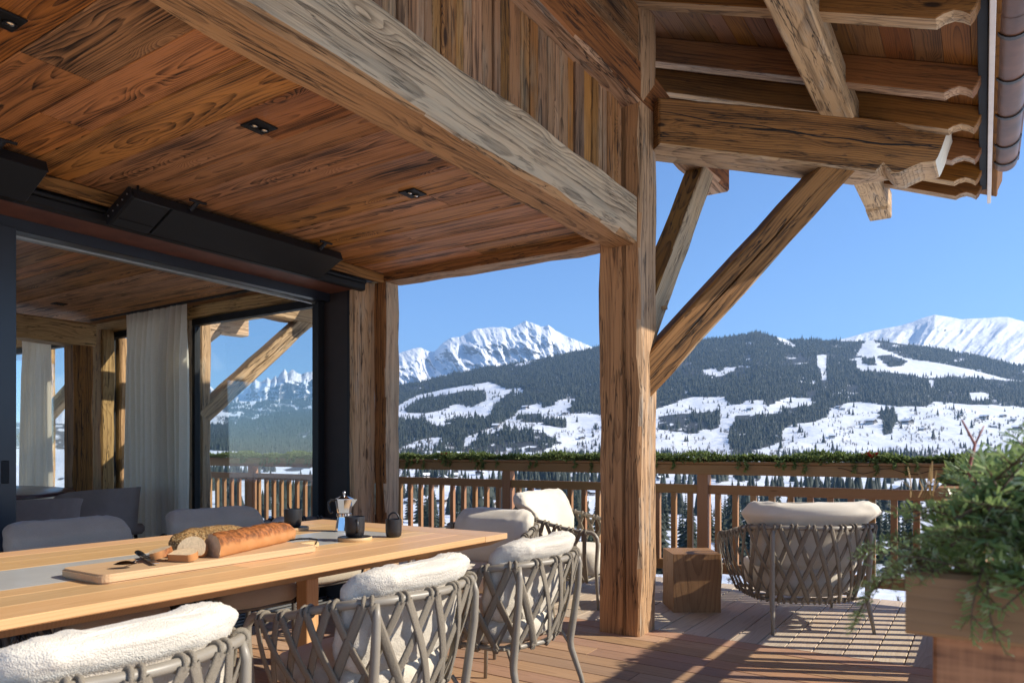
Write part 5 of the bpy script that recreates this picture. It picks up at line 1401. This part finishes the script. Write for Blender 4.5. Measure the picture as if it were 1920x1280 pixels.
SPOTS = [(1633, 793, 1.7, 40), (1702, 793, 1.9, 20), (1907, 805, 1.6, 60), (1845, 786, 1.5, 30), (985, 763, 1.4, 50), (1057, 778, 1.2, 10), (930, 808, 1.3, 70), (853, 788, 1.3, 30), (1406, 770, 1.2, 45),
         (1572, 766, 1.1, 20), (1580, 768, 1.0, 70), (1835, 660+36, 1.1, 30), (1880, 782, 1.1, 15), (1862, 800, 1.0, 80), (1800, 783, 1.0, 10), (1900, 790, 1.0, 40), (1730, 806, 1.0, 25), (1560, 818, 1.1, 60),
         (842, 800, 1.0, 75), (1090, 818, 1.0, 20)]
WHO = ['dark chalet with snowy roof left of the round tree clump on the right fields', 'dark chalet alone on the snow just right of the tree clump', 'wide chalet at the right picture edge, lower one', 'chalet in the village row at right above the red twig',
       'small chalet at the wood edge left of the free post, upper', 'small chalet on the snow left of the free post', 'small barn at the foot of the left wood', 'small chalet on the upper left field by the red spot', 'small barn on the snow right of the big brace foot',
       'barn at the upper rim of the middle field, left one', 'barn at the upper rim of the middle field, right one', 'tiny hut on the ski piste at right', 'chalet in the right village row, second from the edge', 'chalet below the right village row', 'chalet at the left end of the right village row', 'chalet in the right village row at the edge', 'low chalet left of the fir bunch twig', 'low chalet under the middle field by the hedges',
       'second small chalet on the upper left field', 'chalet in the hedges behind the free post']
proto = base_chalet('chalet'); first = True
def f_for(bx_, by_):
    fs = np.linspace(1000, 4250, 900); e_ = elev(np.full_like(fs, bx_), fs); return float(fs[np.argmin(np.abs(e_-by_))])
for (b0, y0, s0, rz), lab in zip(SPOTS, WHO):
    f0 = f_for(b0, y0); p = ground(np.array([float(b0)]), np.array([f0]))[0]
    t = proto if first else copy_tree(proto); first = False
    t.location = (p[0], p[1], p[2]); t.scale = (s0*1.15,)*3; t.rotation_euler = (0, 0, R(rz+YAW*57)); t['label'] = lab
rv = random.Random(77)
for k in range(46):                                # the village seen through the gap under the top rail
    b0 = rv.uniform(760, 1740); f0 = rv.uniform(480, 980)
    if rv.random() < .5: b0 = rv.uniform(800, 1180)
    p = ground(np.array([b0]), np.array([f0]))[0]
    t = copy_tree(proto); t.location = (p[0], p[1], p[2]); t.scale = (rv.uniform(.55, .9),)*3; t.rotation_euler = (0, 0, rv.uniform(0, 3.1))
    t['label'] = 'village chalet with snowy roof seen through the railing gap'; t['group'] = 'village chalets behind the railing'

# far mountains: ridged sheets standing at their distances
def mountain(name, prof, f0, f1, base_by, mat, label, seed, nx=420, ny=120, amp=.05, freq=9., slant=.0, ragged=2.5, soft=False):
    xs = np.array([p[0] for p in prof], float); ys = np.array([p[1] for p in prof], float)
    bx = np.linspace(xs[0], xs[-1], nx); t = np.linspace(0, 1, ny)
    BXm, T = np.meshgrid(bx, t)
    cr = np.interp(bx, xs, ys)
    cr = cr+(fbm(bx/9., bx*0+seed, 4, seed)-.5)*ragged*2
    by = cr[None, :]+(base_by-cr[None, :])*T
    f = f0+(f1-f0)*T
    dn = fbm((BXm+slant*(by-cr[None, :]))/1355*freq, by/1355*freq*.55, 6, seed+3, not soft, .52)
    f = f*(1-amp*(dn-.5)*np.clip(T*6, .25, 1)*1.6)
    u = (BXm-960)/1355.; e = (845-by)/1355.
    Pm = np.stack([FW.x*f+RT.x*u*f, FW.y*f+RT.y*u*f, EYE+e*f], -1)
    back = Pm[0].copy(); back[:, 0] *= 1.12; back[:, 1] *= 1.12; back[:, 2] *= .55
    Pm = np.concatenate([back[None], Pm]); ny_ = ny+1
    idx = np.arange(nx*ny_).reshape(ny_, nx)
    q = np.stack([idx[:-1, :-1], idx[1:, :-1], idx[1:, 1:], idx[:-1, 1:]], -1).reshape(-1, 4)
    o = link(name, merged(name, Pm.reshape(-1, 3), q, mat, True)); setp(o, label, None, None, 'structure'); return o
mountain('snow_massif', [(560, 760), (620, 735), (680, 700), (720, 678), (750, 661), (775, 653), (790, 651), (802, 658), (815, 659), (830, 643), (845, 633), (862, 632), (880, 623), (895, 616), (915, 614), (942, 613), (958, 616), (972, 609), (986, 601), (996, 605), (1014, 612), (1022, 612), (1028, 609), (1040, 619), (1060, 629), (1085, 639), (1105, 648), (1140, 668), (1220, 700), (1300, 740)],
         9800, 7200, 790, M['alp'], 'great snowy massif with glaciers and rock bands on the skyline', 12, nx=620, ny=200, amp=.065, freq=40., slant=-.5, ragged=1.2)
mountain('snow_dome', [(1480, 690), (1560, 640), (1600, 630), (1640, 619), (1690, 610), (1715, 602), (1732, 595), (1752, 590), (1775, 593), (1800, 598), (1825, 597), (1850, 596), (1870, 594), (1890, 594), (1905, 599), (1920, 602), (1980, 612), (2100, 650), (2300, 700)],
         6600, 5000, 730, M['dome'], 'smooth rounded snow mountain at right on the skyline', 4, amp=.10, freq=9., slant=.9, ragged=.5, soft=False)
mountain('needle_range', [(150, 770), (250, 750), (330, 738), (380, 728), (392, 722), (400, 728), (430, 741), (455, 735), (478, 712), (490, 716), (502, 707), (508, 712), (516, 703), (521, 709), (528, 698), (534, 692), (540, 700), (547, 693), (556, 698), (566, 703), (575, 697), (588, 699), (600, 704), (640, 715), (700, 745)],
         8800, 7200, 800, M['needle_peak'], 'jagged rock needles dusted with snow seen through the indoor window', 21, amp=.16, freq=26., slant=.2, ragged=3.5)
mountain('wooded_ridge', [(100, 770), (300, 762), (380, 758), (450, 752), (500, 752), (560, 751), (600, 748), (700, 745), (760, 735)], 6000, 5000, 800, M['snow'], 'snowy ridge with dark wood patches in the window view', 33, amp=.05, ragged=1.)
N = 9000
cb_ = rg.uniform(340, 700, N); tt = rg.random(N)
by_ = np.interp(cb_, [300, 450, 600, 700], [762, 752, 748, 745])+tt*50; k_ = fbm(cb_/26., by_/5., 3, 61) > .44
cb_, by_, tt = cb_[k_], by_[k_], tt[k_]; f_ = (6000-1000*tt)*.985
u_ = (cb_-960)/1355.; P_ = np.stack([FW.x*f_+RT.x*u_*f_, FW.y*f_+RT.y*u_*f_, EYE+(845-by_)/1355.*f_-4], -1)
V_, F_ = cone_batch(P_, np.full(len(P_), 26.), np.full(len(P_), 6.), 6, 4, 1)
setp(link('ridge_forest', merged('ridge_forest', V_, F_, M['spruce_far'])), 'dark forest patches on the ridge in the window view', None, None, 'stuff')

# air
hz = bpy.data.materials.new('valley haze'); hz.use_nodes = True; hz.node_tree.nodes.clear()
ho = hz.node_tree.nodes.new('ShaderNodeOutputMaterial'); hv = hz.node_tree.nodes.new('ShaderNodeVolumePrincipled')
hv.inputs['Color'].default_value = (.42, .67, 1., 1); hv.inputs['Density'].default_value = HAZE; hv.inputs['Anisotropy'].default_value = .2
hz.node_tree.links.new(hv.outputs[0], ho.inputs['Volume'])
lo = Vector((-11000, -1600, -64)); hi_ = Vector((4600, 11300, 1900))
o = MB().box(lo.x, hi_.x, lo.y, hi_.y, lo.z, hi_.z).obj('haze', hz); setp(o, None, None, None, 'stuff')
